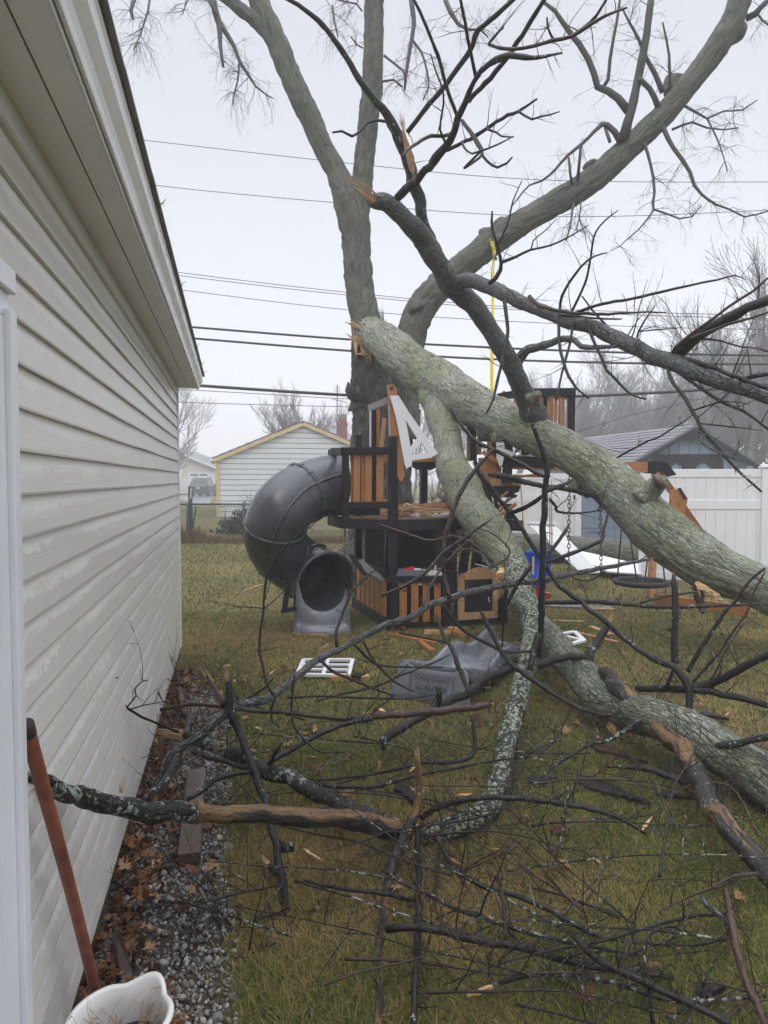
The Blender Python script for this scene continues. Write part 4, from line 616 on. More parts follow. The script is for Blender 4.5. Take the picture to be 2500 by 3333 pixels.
TR = [('thin dark branch lying flat left of the pale cut stick', 'bark_dark', '4:540,900,18 700,880,18 870,860,18 1000,830,20 1130,800,22 1290,795,26 1400,740,26 1500,680,24 1620,600,22|5:60,540,16', [3.05, 3.15, 3.4], 5), ('slender twig curving below the thin flat branch behind the pale stick', 'bark_dark', '4:560,920,22 700,930,24 860,930,24 1000,890,22 1130,860,20 1290,830,18 1500,790,14 1659,770,10', [2.95, 3.1], 4),
      ('arched wet branch springing from the lichen covered joint', 'bark_dark', '4:1115,1100,34 1180,1052,36 1280,1020,36 1400,990,36 1560,985,34|5:0,1003,34 100,988,33 200,985,32 400,1000,32 560,1025,30 700,1050,28 850,1100,24 1000,1185,12', [2.75, 2.7, 2.65], 5), ('pale ended stick lying left of the dark pole', 'bark_dark', '4:480,1440,18 600,1465,22 750,1490,24 900,1505,26 1000,1530,24 1090,1545,22', [2.38, 2.38], 2),
      ('long lichen dotted branch slanting down right under the arched one', 'bark_lichen', '4:905,1380,18 1000,1440,22 1150,1510,24 1300,1590,24 1450,1640,24 1659,1700,26|5:100,1632,25 200,1665,26 400,1730,26 560,1765,28 750,1800,24 1000,1850,14', [2.35, 2.2, 2.05], 5), ('thick brown branch crossing the bottom of the lawn', 'bark_dark', '4:925,1702,40 1000,1690,42 1130,1695,42 1300,1725,42 1450,1760,42|5:0,1742,42 120,1765,42 332,1800,42 500,1850,42 700,1900,40 850,1920,36 1000,1935,32 1150,1965,28', [2.05, 2.0, 1.95], 5),
      ('stout branch running off the bottom right corner of the lawn', 'bark_wet', '5:605,1725,36 700,1830,42 850,1920,46 1000,1990,46 1150,2060,44 1300,2130,42 1450,2210,42', [1.95, 1.7], 3), ('lichen flecked branch lying low along the bottom edge', 'bark_lichen', '5:180,2000,25 350,1950,30 500,1940,28 700,1960,26 900,2010,24 1100,2080,24 1350,2085,22 1650,2060,18', [1.93, 1.86], 4),
      ('long straight branch in the middle of the right hand grass', 'bark_dark', '4:1120,1300,16 1240,1350,20 1400,1430,26 1560,1480,30|5:0,1400,28 150,1480,30 300,1520,32 450,1580,32 560,1640,36 640,1690,32 760,1745,22 1050,1775,20 1300,1780,18 1460,1740,14', [2.5, 2.25, 2.1], 6), ('upright spindly twig rising from the bottom branches', 'bark_wet', '5:205,1400,20 215,1480,20 230,1560,20 238,1670,19 240,1775,18', [2.25, 2.05], 0),
      ('forked brown branch leaning at the lower right corner', 'bark_red', '5:1425,1480,30 1440,1540,40 1450,1600,42 1470,1700,46 1500,1850,46 1540,1980,46 1600,2100,48 1650,2240,48', [2.15, 1.72], 2), ('grey side prong of a branch near the right edge', 'bark_grey', '5:1300,1530,30 1330,1570,32 1370,1600,32 1410,1640,34 1455,1680,34', [2.2, 2.1], 1), ('hooked dead twig bending over in the lower right grass', 'bark_dark', '5:1040,2230,22 1025,2130,22 1020,2050,22 1005,1950,20 990,1860,19 990,1790,18 1010,1735,17 1080,1692,15 1160,1690,13 1230,1715,12 1290,1750,9', [1.78, 2.0], 1),
      ('reddish stem pointing down right from the lichen joint', 'bark_red', '4:1190,1180,30 1230,1270,28 1290,1370,24 1340,1440,22 1420,1560,14', [2.75, 2.45], 1), ('thin upright twig beside the dark pole branch', 'bark_wet', '4:1210,1290,18 1195,1400,20 1190,1500,20 1175,1650,18 1150,1800,16 1135,2000,14 1140,2080,10', [2.6, 2.0], 3), ('twig running low from gravel toward the dark pole', 'bark_dark', '4:400,1580,10 280,1640,14 0,1730,18', [2.3, 2.4], 4),
      ('crooked twig lying along the gravel edge', 'bark_dark', '3:610,1425,22 700,1500,24 780,1550,24 900,1590,22 1050,1640,18', [2.45, 2.42], 3), ('long twig across gravel and grass above the bucket', 'bark_dark', '3:760,1925,20 900,1905,22 1050,1890,22 1200,1860,20 1340,1835,22 1490,1775,14', [2.1, 2.15], 4), ('straight wet twig stretching from the gravel over the lawn', 'bark_dark', '3:950,1880,10 1050,1800,12 1150,1740,14 1300,1680,16 1490,1610,12', [2.2, 2.3], 4),
      ('bent twig leaning over the old brown board', 'bark_dark', '3:1010,1000,24 1080,960,28 1150,900,28 1250,862,28 1360,850,28', [2.75, 2.95], 1), ('black twig under the lichen branch by the board', 'bark_dark', '3:1035,735,26 1120,770,28 1230,800,28 1340,835,26', [3.05, 3.0], 1), ('broken grey stick with lichen lying against the wall side', 'bark_lichen', '3:770,1000,24 840,950,44 900,890,52 930,830,52 960,770,48', [2.6, 3.0], 2),
      ('loop of thin twig hanging before the deck', 'bark_red', '0:1230,1705,6 1330,1740,9 1400,1760,9 1460,1745,10 1510,1755,12 1560,1790,14 1600,1830,14', [4.6, 4.5], 8), ('bare brushy twig beside the chalkboard', 'bark_wet', '0:1635,2105,6 1640,2000,8 1655,1960,12 1680,1910,14 1730,1840,14', [4.4, 4.3], 4), ('stiff twig leaning across the log in the right grass', 'bark_wet', '5:600,490,8 560,580,12 500,690,12 370,770,12 280,780,9', [4.0, 3.5], 2), ('twig arching over the right grass near the log', 'bark_wet', '5:350,640,10 345,740,14 310,860,16 220,960,18', [3.5, 3.1], 2),
      ('smooth diagonal branch crossing before the log end', 'bark_wet', '0:1566,1990,12 1600,2060,14 1640,2130,16 1680,2175,17 1760,2230,17 1830,2275,16 1900,2310,15 1985,2332,10', [4.2, 3.9], 1), ('long thin branch angling from chalkboard toward the wave slide', 'bark_wet', '0:1440,1965,12 1470,2010,12 1520,2060,12 1580,2090,12 1640,2120,12 1730,2120,9 1790,2110,5', [4.3, 4.4], 2)]
for lb, m, s, ds, tw in TR: fallen(lb, [(m, s, ds, tw, dict(sides=8, kids=2, tl=.3, lev=1))])
for x0, y0, x1, y1, ww, lb in ((360, 900, 520, 880, 60, 'short slab of dark bark on the grass left of the fallen log'), (620, 880, 1000, 1010, 90, 'large slab of wet black bark in the muddy grass below the log'), (680, 690, 990, 790, 60, 'long reddish bark slab lying near the log break'), (1290, 525, 1440, 560, 40, 'curl of dark bark on the grass behind the log'), (1050, 960, 1250, 985, 40, 'narrow dark bark strip by the peeling branch'), (1270, 2040, 1420, 2010, 60, 'dark bark slab at the lower right corner'), (-330, 900, -250, 1010, 70, 'dark bark slab behind the pale cut stick')):
    mb = MB(); k = 1.659; a, b = G(1500 + x0 / k, 2000 + y0 / k, .03), G(1500 + x1 / k, 2000 + y1 / k, .045)
    chip(mb, a, b, ww / k / F * a.y * 1.6, .018); tag(mb.build('bark_chunk', 'bark_red' if 'red' in lb else 'bark_dark'), lb, 'bark', 'bark slabs on the lawn')
# small loose twigs in the grass
for i in range(90):
    y = math.sqrt(rng.uniform(2.0 ** 2, 7.0 ** 2)); x = rng.uniform(-.42, .54) * y; s, t = wall_st(x, y)
    if t < .1 or (y > 4.5 and x < .2): continue
    mb = MB(); a = rng.uniform(0, 6.28); twig(mb, (x, y, rng.uniform(.01, .05)), (math.cos(a), math.sin(a), rng.uniform(-.02, .28)), rng.uniform(.25, .9), rng.uniform(.002, .0048), 2, -.08, .4, 5, 3)
    tag(mb.build('twig', rng.choice(['bark_wet', 'bark_red', 'bark_dark']), None, True), 'thin bare twig lying loose in the wet grass', 'twig', 'loose twigs in the grass')
# bare springy branches filling the tangle
for i in range(52):
    y = rng.choice([rng.uniform(1.95, 3.2), rng.uniform(2.2, 4.6)]); x = rng.uniform(-.17, .56) * y; s, t = wall_st(x, y)
    if t < .35: continue
    z = rng.uniform(.02, .22); a = rng.uniform(-.8, .8) + (math.pi if rng.random() < .5 else 0) + (rng.random() < .3) * 1.5; L = rng.uniform(.5, 1.3); d = Vector((math.cos(a), math.sin(a) * .7, rng.uniform(-.05, .25))); q = [Vector((x, y, z))]
    for k in range(6): d = (d + Vector((rng.gauss(0, .09), rng.gauss(0, .09), rng.gauss(-.02, .07)))).normalized(); q.append(q[-1] + d * (L / 6)); q[-1].z = max(q[-1].z, .012)
    r = rng.uniform(.0028, .0068); mb = MB(); p, rr_ = limb(mb, q, [r * (1 - .1 * k) for k in range(7)], 7, .14, .5, .03, i); twigs_on(mb, p, rr_, rng.randint(5, 11), .34, .0026, 2, .35, -.1, .05, curl=.2, kids=2)
    tag(mb.build('fallen_branch', rng.choice(['bark_dark', 'bark_wet', 'bark_wet', 'bark_red', 'bark_lichen']), None, True), 'thin springy bare branch in the tangle over the near lawn', 'fallen branch', 'springy branches in the tangle')
# ------------------------------------------------------------------ playset
FL = G(1275, 2055); FR = G(1650, 2030); U = (FR - FL).normalized(); V = Vector((-U.y, U.x, 0)); ZU = Vector((0, 0, 1))
def f(px, py, v=0.0): return OP(px, py, FL + V * v, V)
def sd_(px, py, u=0.0): return OP(px, py, FL + U * u, U)
ps = thing('playset', 'wrecked black and cedar playset tower with a tube slide and swing beam', 'playset', FL)
def tim(name, m, x0, y0, x1, y1, wpx, v=0.0, th=.035, bev=.004, parent=None):
    p0, p1 = f(x0, y0, v), f(x1, y1, v); mb = MB(); mb.beam(p0, p1, wpx / F * (p0.y + p1.y) / 2, th, V); return mb.build(name, m, parent or ps, bev=bev)
def pl(name, m, pts, v=0.0, th=.02, holes=(), parent=None, bev=.002):
    mb = MB(); mb.plate([[f(x, y, v) for x, y in l] for l in (pts, *holes)], -V, th); return mb.build(name, m, parent or ps, bev=bev)
def at(u, v, z): return FL + U * u + V * v + ZU * z
def bar(name, m, a, b, w_, h_, up=ZU, bev=.004): mb = MB(); mb.beam(a, b, w_, h_, up); return mb.build(name, m, ps, bev=bev)
ZD = f(1200, 1690).z                                             # deck height
# ground frame and playhouse
bar('base_beam', 'black_wood', at(-.02, .02, .075), at(1.34, .02, .075), .045, .15); bar('base_beam', 'black_wood', at(-.02, .05, .075), at(-.02, 1.5, .075), .045, .148); bar('base_beam', 'black_wood', at(0, 1.5, .075), at(1.3, 1.5, .075), .045, .15)
for u, v, z1, w_ in ((.03, .045, f(1277, 1470, .045).z, .085), (.03, 1.45, 2.15, .085), (1.30, 1.45, ZD, .085), (.62, .045, .62, .1), (1.31, .045, .60, .085)):
    bar('post', 'black_wood', at(u, v, .0), at(u, v, z1), w_, w_, V)
tim('post', 'black_wood', 1262, 1900, 1272, 1690, 30, .6, .08); tim('post', 'black_wood', 1488, 2010, 1520, 1740, 26, .3, .08); tim('post', 'black_wood', 1545, 1900, 1560, 1745, 30, .75, .08); tim('post', 'black_wood', 1462, 1860, 1470, 1745, 22, .5, .08)
for x0, x1 in ((1299, 1324), (1337, 1362), (1375, 1399), (1412, 1435)): tim('slat', 'cedar', (x0 + x1) / 2, 1897, (x0 + x1) / 2 + .5, 2024, x1 - x0, -.005, .02)
bar('counter_beam', 'black_wood', f(1258, 1886, -.01), f(1452, 1886, -.01), .042, .075); tim('slat_backing', 'black_wood', 1290, 1960, 1440, 1960, 110, .25, .02)
for i in range(6):
    v = .16 + i * .2; mb = MB(); mb.beam(at(-.04, v, .14), at(-.04, v, .60), .16, .02, U); mb.build('slat', 'cedar', ps, bev=.003)
bar('side_rail', 'black_wood', at(-.055, .05, .60), at(-.055, 1.4, .60), .03, .08); bar('side_panel', 'black_wood', at(.02, .1, .35), at(.02, 1.4, .35), .012, .5)
bar('inner_wall', 'brown_board', at(.1, 1.38, .80), at(1.2, 1.38, .80), .02, .66); bar('inner_wall', 'black_wood', at(.55, 1.30, .78), at(1.0, 1.30, .78), .02, .62)
c = pl('grill_top', 'plastic_mid', [(1290, 1873), (1382, 1873), (1380, 1857), (1300, 1856)], -.01, .22); c2 = pl('sink_top', 'white_paint', [(1395, 1872), (1440, 1872), (1438, 1861), (1396, 1860)], -.01, .2)
mb = MB(); mb.tube([f(1417, 1862, .08), f(1416.5, 1838, .08), f(1412, 1832, .05), f(1407, 1836, .02)], .012, 8); mb.build('tap', 'trim', ps, True)
mb = MB(); q = f(1330, 1853, .06)
for a, r in ((0, .05), (.035, .03)): mb.tube([q + U * a - ZU * .02, q + U * a + ZU * (.015 + a * .3)], r, 14)
mb.build('burner', 'red', ps); mb = MB(); q = f(1353, 1854, .08); mb.tube([q - ZU * .02, q + ZU * .01], .06, 14); mb.build('burner', 'trim', ps); mb = MB(); q = f(1402, 1856, .12); mb.tube([q - ZU * .02, q + ZU * .012], .03, 10); mb.build('tap_handle', 'red', ps); mb = MB(); q = f(1430, 1857, .08); mb.tube([q - ZU * .02, q + ZU * .02], .035, 10); mb.build('tap_handle', 'navy', ps)
pl('chalkboard_frame', 'cedar_pale', [(1492, 2019), (1621, 2010), (1618, 1862), (1607, 1864), (1594, 1856), (1578, 1850), (1562, 1847), (1546, 1850), (1530, 1858), (1517, 1866), (1492, 1872)], -.04, .022, ([(1512, 1995), (1604, 1989), (1604, 1884), (1513, 1888)],))
pl('chalkboard', 'black_wood', [(1510, 1997), (1606, 1991), (1606, 1882), (1511, 1886)], -.028, .008); tim('post', 'black_wood', 1635, 1900, 1637, 2014, 27, -.012, .06)
mb = MB(); p = [f(1594 + 4 * math.cos(a), 1950 + 7 * math.sin(a), -.07) for a in np.linspace(1.2, 4.2, 9)]; mb.tube(p, .006, 6); mb.build('handle', 'white_paint', ps, True)
tim('board', 'black_wood', 1560, 1830, 1615, 1850, 14, .15, .05); tim('board', 'white_board', 1548, 1836, 1612, 1852, 4, .1, .05)
# decks
bar('deck', 'deck_wet', at(-.5, .66, ZD - .01), at(1.15, .66, ZD - .01), 1.28, .03); tim('deck_beam', 'black_wood', 1114, 1703, 1290, 1708, 34, -.035, .045); bar('deck_beam', 'black_wood', at(.05, .0, ZD - .07), at(1.15, .0, ZD - .07), .045, .12)
mb = MB(); mb.beam(f(1116, 1702, -.03), f(1116, 1702, -.03) + V * .62, .045, .115); mb.build('deck_beam', 'black_wood', ps, bev=.004)
bar('deck_beam', 'black_wood', at(1.15, .0, ZD - .07), at(1.15, 1.4, ZD - .07), .045, .12)
tim('post', 'black_wood', 1124, 1466, 1125, 1712, 20, -.005, .07); tim('rail', 'black_wood', 1115, 1468, 1274, 1468, 24, -.025, .05); tim('rail', 'black_wood', 1128, 1645, 1270, 1643, 22, -.03, .045)
mb = MB(); q = f(1116, 1468, -.02); mb.beam(q, q + V * .6, .04, .075); mb.build('rail', 'black_wood', ps, bev=.004)
for x0, x1, dv in ((1142, 1150, .03), (1150, 1173, 0), (1176, 1188, .03), (1188, 1211, 0), (1225, 1249, .002)): tim('slat', 'cedar', (x0 + x1) / 2, 1478, (x0 + x1) / 2 - 1, 1636, x1 - x0, dv, .02)
mb = MB(); q = f(1118, 1480, .6)
for zz in (ZD + .05, ZD + .72): mb.beam(at(-.5, .62, zz), at(.05, .62, zz), .04, .08)
mb.build('rail', 'black_wood', ps, bev=.004)
tim('post', 'black_wood', 1279, 1420, 1277, 1708, 24, -.01, .085); tim('post', 'black_wood', 1273, 1335, 1277, 1470, 12, .04, .06); tim('post', 'black_wood', 1217, 1336, 1218, 1630, 18, .35, .07); tim('bracket', 'metal', 1206, 1338, 1206, 1456, 4, .33, .05); tim('bracket', 'metal', 1267, 1312, 1271, 1456, 5, .02, .05)
tim('slat', 'cedar', 1231, 1334, 1231, 1456, 11, .3, .02); tim('slat', 'cedar_pale', 1252, 1362, 1241, 1456, 13, .25, .02); tim('cleat', 'cedar', 1250, 1493, 1266, 1493, 25, .2, .03); pl('strap_board', 'grey_board', [(1199, 1318), (1264, 1291), (1267, 1312), (1201, 1338)], .0, .03)
pl('leaning_board', 'cedar', [(1262, 1252), (1281, 1251), (1292, 1267), (1293, 1292), (1297, 1350), (1306, 1440), (1313, 1520), (1319, 1540), (1312, 1562), (1306, 1566), (1303, 1571), (1296, 1555), (1287, 1510), (1276, 1410), (1267, 1320)], -.05, .03)
mb = MB(); q = f(1275, 1263, -.052); mb.tube([q, q - V * .012], .018, 10); mb.build('bolt', 'dark_metal', ps)
mb = MB()
for q in ([(1270, 1288), (1297, 1287), (1320, 1366), (1331, 1420), (1337, 1458), (1340, 1480), (1342, 1499), (1340, 1518), (1331, 1520), (1324, 1526), (1318, 1512), (1312, 1480), (1300, 1410), (1290, 1360)],
          [(1297, 1287), (1330, 1340), (1376, 1405), (1410, 1455), (1426, 1476), (1412, 1484), (1404, 1490), (1392, 1474), (1390, 1466), (1372, 1440), (1359, 1426), (1344, 1405), (1328, 1378), (1320, 1366)],
          [(1337, 1458), (1348, 1440), (1359, 1426), (1372, 1440), (1352, 1463), (1340, 1480)], [(1340, 1480), (1392, 1474), (1404, 1490), (1360, 1496), (1342, 1499)]): mb.plate([[f(x, y, -.09) for x, y in q]], -V, .02)
mb.build('white_gable_frame', 'white_paint', ps)
tim('header', 'cedar', 1340, 1492, 1500, 1492, 24, 1.1, .03); pl('valance', 'black_wood', [(1340, 1503), (1470, 1503), (1450, 1515), (1415, 1524), (1402, 1530), (1360, 1529), (1345, 1522)], 1.08, .02); tim('post', 'black_wood', 1379, 1525, 1378, 1660, 22, 1.12, .08)
tim('ladder_rail', 'black_wood', 940, 1870, 926, 1985, 16, .1, .05, parent=None); tim('ladder_rail', 'black_wood', 962, 1880, 960, 1985, 9, .35, .05); tim('ladder_foot', 'black_wood', 914, 1990, 965, 1980, 12, .1, .05)
pl('broken_panel', 'brown_board', [(1134, 1805), (1150, 1806), (1202, 1850), (1196, 1890), (1160, 1845)], .5, .03); pl('broken_panel', 'grey_board', [(1168, 1825), (1178, 1820), (1256, 1885), (1250, 1896), (1190, 1862)], .1, .03)
# wrecked right half of the tower
tim('post', 'black_wood', 1536, 1350, 1540, 1500, 20, 1.5, .08); tim('slat', 'cedar', 1524, 1358, 1524, 1500, 9, 1.45, .03)
for x in (1562, 1595): tim('slat', 'cedar', x, 1395, x - 3, 1480, 16, 1.6, .02)
tim('post', 'black_wood', 1609, 1400, 1607, 1490, 14, 1.65, .06); pl('wall_panel', 'cedar', [(1560, 1490), (1623, 1490), (1633, 1515), (1632, 1560), (1575, 1560), (1560, 1545)], .62, .03); pl('wall_panel', 'cedar_pale', [(1572, 1558), (1632, 1558), (1698, 1572), (1680, 1590), (1635, 1592), (1580, 1580)], .60, .03)
pl('white_gable_frame', 'white_paint', [(1617, 1440), (1641, 1440), (1643, 1460), (1677, 1474), (1668, 1486), (1642, 1481), (1635, 1515), (1628, 1519), (1620, 1497), (1618, 1470)], .45, .02); pl('white_gable_frame', 'white_paint', [(1664, 1434), (1698, 1444), (1700, 1462), (1688, 1474), (1676, 1470), (1680, 1458)], .47, .02)
tim('post', 'black_wood', 1654, 1430, 1650, 1572, 26, .55, .08); tim('post', 'black_wood', 1706, 1440, 1712, 1500, 18, .75, .07)
pl('valance', 'black_wood', [(1590, 1582), (1696, 1580), (1690, 1600), (1672, 1608), (1686, 1612), (1680, 1620), (1620, 1618), (1596, 1612)], .5, .04); tim('brace', 'black_wood', 1552, 1535, 1592, 1640, 26, .45, .06)
for a in ((1560, 1655, 1640, 1640, 6), (1590, 1668, 1680, 1612, 7), (1585, 1600, 1640, 1645, 8), (1600, 1640, 1655, 1600, 7), (1575, 1640, 1612, 1690, 7), (1590, 1690, 1665, 1665, 7), (1620, 1655, 1668, 1615, 7)): tim('slat', 'cedar', *a[:4], a[4], rng.uniform(.3, .9), .02)
tim('deck_beam', 'black_wood', 1560, 1700, 1668, 1708, 34, .7, .5); tim('post', 'black_wood', 1655, 1640, 1652, 1890, 20, .9, .08)
for a in ((1570, 1470, 1660, 1530, 14, 'cedar'), (1590, 1545, 1690, 1568, 12, 'black_wood'), (1558, 1610, 1650, 1590, 12, 'black_wood'), (1600, 1700, 1680, 1640, 12, 'cedar'), (1545, 1500, 1585, 1600, 14, 'black_wood'), (1640, 1560, 1760, 1542, 7, 'cedar_pale'), (1660, 1548, 1790, 1552, 6, 'cedar'), (1580, 1720, 1640, 1650, 10, 'cedar_pale'), (1610, 1610, 1625, 1700, 12, 'black_wood'), (1500, 1700, 1580, 1660, 9, 'fresh'), (1480, 1690, 1570, 1704, 8, 'cedar_pale'), (1565, 1575, 1600, 1650, 8, 'fresh')): tim('broken_board', a[5], *a[:4], a[4], rng.uniform(.2, .8), .022)
# little balcony high at the right
d8 = P(1750, 1330, 9.3); RB = lambda x, y, o=0: OP(x, y, d8 + Vector((0, o, 0)), Vector((-.05, 1, 0)))
def rb(name, m, x0, y0, x1, y1, wpx, o=0, th=.03): mb = MB(); a, b = RB(x0, y0, o), RB(x1, y1, o); mb.beam(a, b, wpx / F * a.y, th, Vector((0, 1, 0))); return mb.build(name, m, ps, bev=.003)
rb('rail', 'black_wood', 1620, 1291, 1702, 1276, 20, -.03, .05); rb('rail', 'black_wood', 1702, 1278, 1873, 1276, 26, -.034, .05); rb('post', 'black_wood', 1861, 1285, 1858, 1440, 20, 0, .08); rb('rail', 'black_wood', 1770, 1292, 1850, 1294, 12, .5, .04)
for x0, x1, o in ((1757, 1768, 0), (1782, 1793, 0), (1794, 1802, .3), (1805, 1815, 0), (1819, 1826, .3), (1828, 1838, 0), (1846, 1850, .02), (1630, 1646, .0), (1673, 1680, .2), (1690, 1698, .2), (1720, 1732, .2)): rb('slat', 'cedar', (x0 + x1) / 2, 1283, (x0 + x1) / 2 - 3, 1440, x1 - x0, o, .02)
rb('post', 'black_wood', 1774, 1288, 1771, 1440, 12, .6, .06); pl('broken_slat', 'cedar', [(1636, 1300), (1634, 1278), (1640, 1271), (1645, 1273), (1650, 1298)], 1.3, .02)
# swing beam and A frame
A0, A1 = P(1640, 1507, 8.4), P(2085, 1521, 9.7); UB = (A1 - A0).normalized()
bar('swing_beam', 'cedar', A0, A1 + UB * .12, .06, .14); bar('beam_cover', 'black_wood', A0 + Vector((-.02, -.045, .02)), A0 + UB * .8 + Vector((0, -.045, .02)), .03, .13)
bar('beam_cap', 'white_paint', A0 + Vector((0, -.05, .093)), A0 + UB * .75 + Vector((0, -.05, .093)), .03, .012)
bar('corner_bracket', 'black_wood', A1 + UB * .125, A1 + UB * .36, .09, .16); B0 = A1 + UB * .30 + Vector((0, 0, .05))
LG = P(2123, 1950, 9.4); LG.z = 0
for q, nm in ((G(2120, 1948), 'leg'), (P(2370, 1860, 10.6), 'leg')):
    o_ = bar(nm, 'cedar', B0 + Vector((.02, .02 if q.x < 3.7 else .09, -.02)), q, .085, .085, Vector((0, 1, 0)))
mb = MB(); mb.plate([[OP(x, y, B0 + Vector((0, -.06, 0)), Vector((0, 1, 0))) for x, y in ((2110, 1500), (2150, 1500), (2172, 1505), (2203, 1545), (2175, 1552), (2165, 1538), (2150, 1538), (2148, 1532), (2110, 1535))]], Vector((0, -1, 0)), .06); mb.build('corner_bracket', 'black_wood', ps, bev=.004)
mb = MB(); mb.plate([[OP(x, y, B0 + Vector((0, -.03, 0)), Vector((0, 1, 0))) for x, y in ((2182, 1598), (2213, 1588), (2240, 1622), (2225, 1690), (2200, 1690), (2180, 1640))]], Vector((0, -1, 0)), .03); mb.build('gusset', 'cedar', ps, bev=.004)
mb = MB(); mb.plate([[OP(x, y, B0 + Vector((0, -.065, 0)), Vector((0, 1, 0))) for x, y in ((2211, 1588), (2217, 1588), (2236, 1620), (2232, 1626))]], Vector((0, -1, 0)), .04); mb.build('bracket', 'dark_metal', ps)
bar('cross_board', 'cedar', G(2130, 1948, .08), G(2440, 1990, .08), .04, .13)
# tube slide
ts_ = MB(); TS = [(1112, 1577, 7.72, 106), (1070, 1578, 7.66, 107), (1005, 1598, 7.5, 109), (952, 1626, 7.36, 110), (912, 1672, 7.26, 110), (894, 1724, 7.30, 108), (902, 1776, 7.46, 102), (936, 1814, 7.66, 99), (985, 1848, 7.72, 99), (1030, 1877, 7.62, 100), (1060, 1897, 7.46, 101)]
tp = [P(x, y, d) for x, y, d, r in TS]; trd = [r / F * d for x, y, d, r in TS]; tp, trd = spline(tp, trd, .03); n = len(tp); trd = [.306 + .3 * (r - .318) + .022 * (i / n) ** 3 for i, r in enumerate(trd)]
cuts = [0, int(n * .22), int(n * .46), int(n * .66), int(n * .84), n - 1]
for i in range(5):
    a, b = cuts[i], cuts[i + 1] + 1; mb = MB(); mb.tube(tp[a:b], [r * (1 + .006 * (i % 2)) for r in trd[a:b]], 40, cap=False); seg = mb.build('tube_segment' if i else 'tube_slide', 'plastic', ps if not i else tube, True)
    if not i: tube = seg
for i in cuts[1:-1]:
    mb = MB(); t = (tp[i + 1] - tp[i - 1]).normalized(); mb.tube([tp[i] - t * .018, tp[i] - t * .016, tp[i] + t * .016, tp[i] + t * .018], [trd[i] * .99, trd[i] * 1.045, trd[i] * 1.045, trd[i] * .99], 40, cap=False)
    x = t.orthogonal().normalized(); y = t.cross(x)
    for k in range(14): a = k * .4488; q = tp[i] + (x * math.cos(a) + y * math.sin(a)) * trd[i] * 1.04; mb.tube([q - t * .024, q + t * .024], .008, 6)
    mb.build('flange', 'plastic', tube, True)
i = n - 1; t = (tp[-1] - tp[-3]).normalized(); x = t.orthogonal().normalized(); y = t.cross(x)
mb = MB(); mb.tube([tp[-1] + (x * math.cos(a) + y * math.sin(a)) * trd[-1] for a in np.linspace(0, 6.283, 41)[:-1]], .018, 8, closed=True); mb.build('exit_rim', 'plastic', tube, True)
for off in (5.05, 1.7):                                             # moulded seams along the shell
    mb = MB(); x = None; q = []
    for j in range(2, n - 2):
        t = (tp[j + 1] - tp[j - 1]).normalized(); x = (Vector((0, 0, 1)) if x is None else x); x = (x - t * x.dot(t)).normalized(); y = t.cross(x)
        q.append(tp[j] + (x * math.cos(off) + y * math.sin(off)) * trd[j] * 1.012)
    mb.tube(q, .012, 6)
    for j in range(3, len(q), 6): mb.tube([q[j] - Vector((0, 0, .018)), q[j] + Vector((0, 0, .018))], .016, 6)
    mb.build('seam', 'plastic', tube, True)
lp = G(1050, 2067); ln = Vector((.12, -1, 0)).normalized(); mb = MB()
Lp = lambda x, y, o=0: OP(x, y, lp - ln * o, ln)
outer = [(967, 1896), (962, 1950), (957, 2000), (953, 2061), (1000, 2066), (1050, 2068), (1100, 2066), (1143, 2060), (1138, 2000), (1133, 1950), (1129, 1912)]
inner = [(978, 1920), (984, 1945), (996, 1968), (1018, 1984), (1050, 1992), (1082, 1985), (1104, 1969), (1118, 1945), (1124, 1920)]
nseg = 40
def rs(l, k):
    l = [Vector((a, b, 0)) for a, b in l]; L = [0]
    for a, b in zip(l, l[1:]): L.append(L[-1] + (b - a).length)
    return [(float(np.interp(s, L, [q.x for q in l])), float(np.interp(s, L, [q.y for q in l]))) for s in np.linspace(0, L[-1], k)]
top = [(967, 1896), (972, 1897), *inner, (1127, 1912), (1129, 1912)]; T_ = rs(top, nseg); B_ = rs([(967, 1896), (953, 2061), (1000, 2066), (1050, 2068), (1100, 2066), (1143, 2060), (1129, 1912)], nseg)
rows = []
for w_, o1 in ((0, .22), (0, .0), (.05, -.015), (.5, -.03), (.72, -.035), (.74, -.05), (1.0, -.055)):
    row = []
    for i in range(nseg):
        x = T_[i][0] + (B_[i][0] - T_[i][0]) * w_; y = T_[i][1] + (B_[i][1] - T_[i][1]) * w_; k = (x - 1048) / 95; row.append(Lp(x, y, o1 + .10 * k * k))
    rows.append(row)
v = [q for row in rows for q in row]; mb.add(v, [(r * nseg + i, r * nseg + i + 1, (r + 1) * nseg + i + 1, (r + 1) * nseg + i) for r in range(len(rows) - 1) for i in range(nseg - 1)]); mb.build('exit_lip', 'plastic_mid', tube, True)
# loose splinters on the deck
for i in range(48):
    u, v = rng.uniform(-.15, .95), rng.uniform(.02, .9); a = rng.gauss(0, .5); L = rng.uniform(.15, .6); mb = MB(); h_ = rng.uniform(0, .11); q = at(u, v, ZD + .02 + h_)
    mb.beam(q, q + (U * math.cos(a) + V * math.sin(a)) * L + ZU * rng.uniform(-min(.05, h_), .07), rng.uniform(.015, .055), .016); tag(mb.build('broken_slat', rng.choice(['cedar_pale', 'cedar', 'fresh', 'fresh_red'])), 'splintered cedar slat piece lying on the playset deck', 'wood scrap', 'broken slats on the deck')
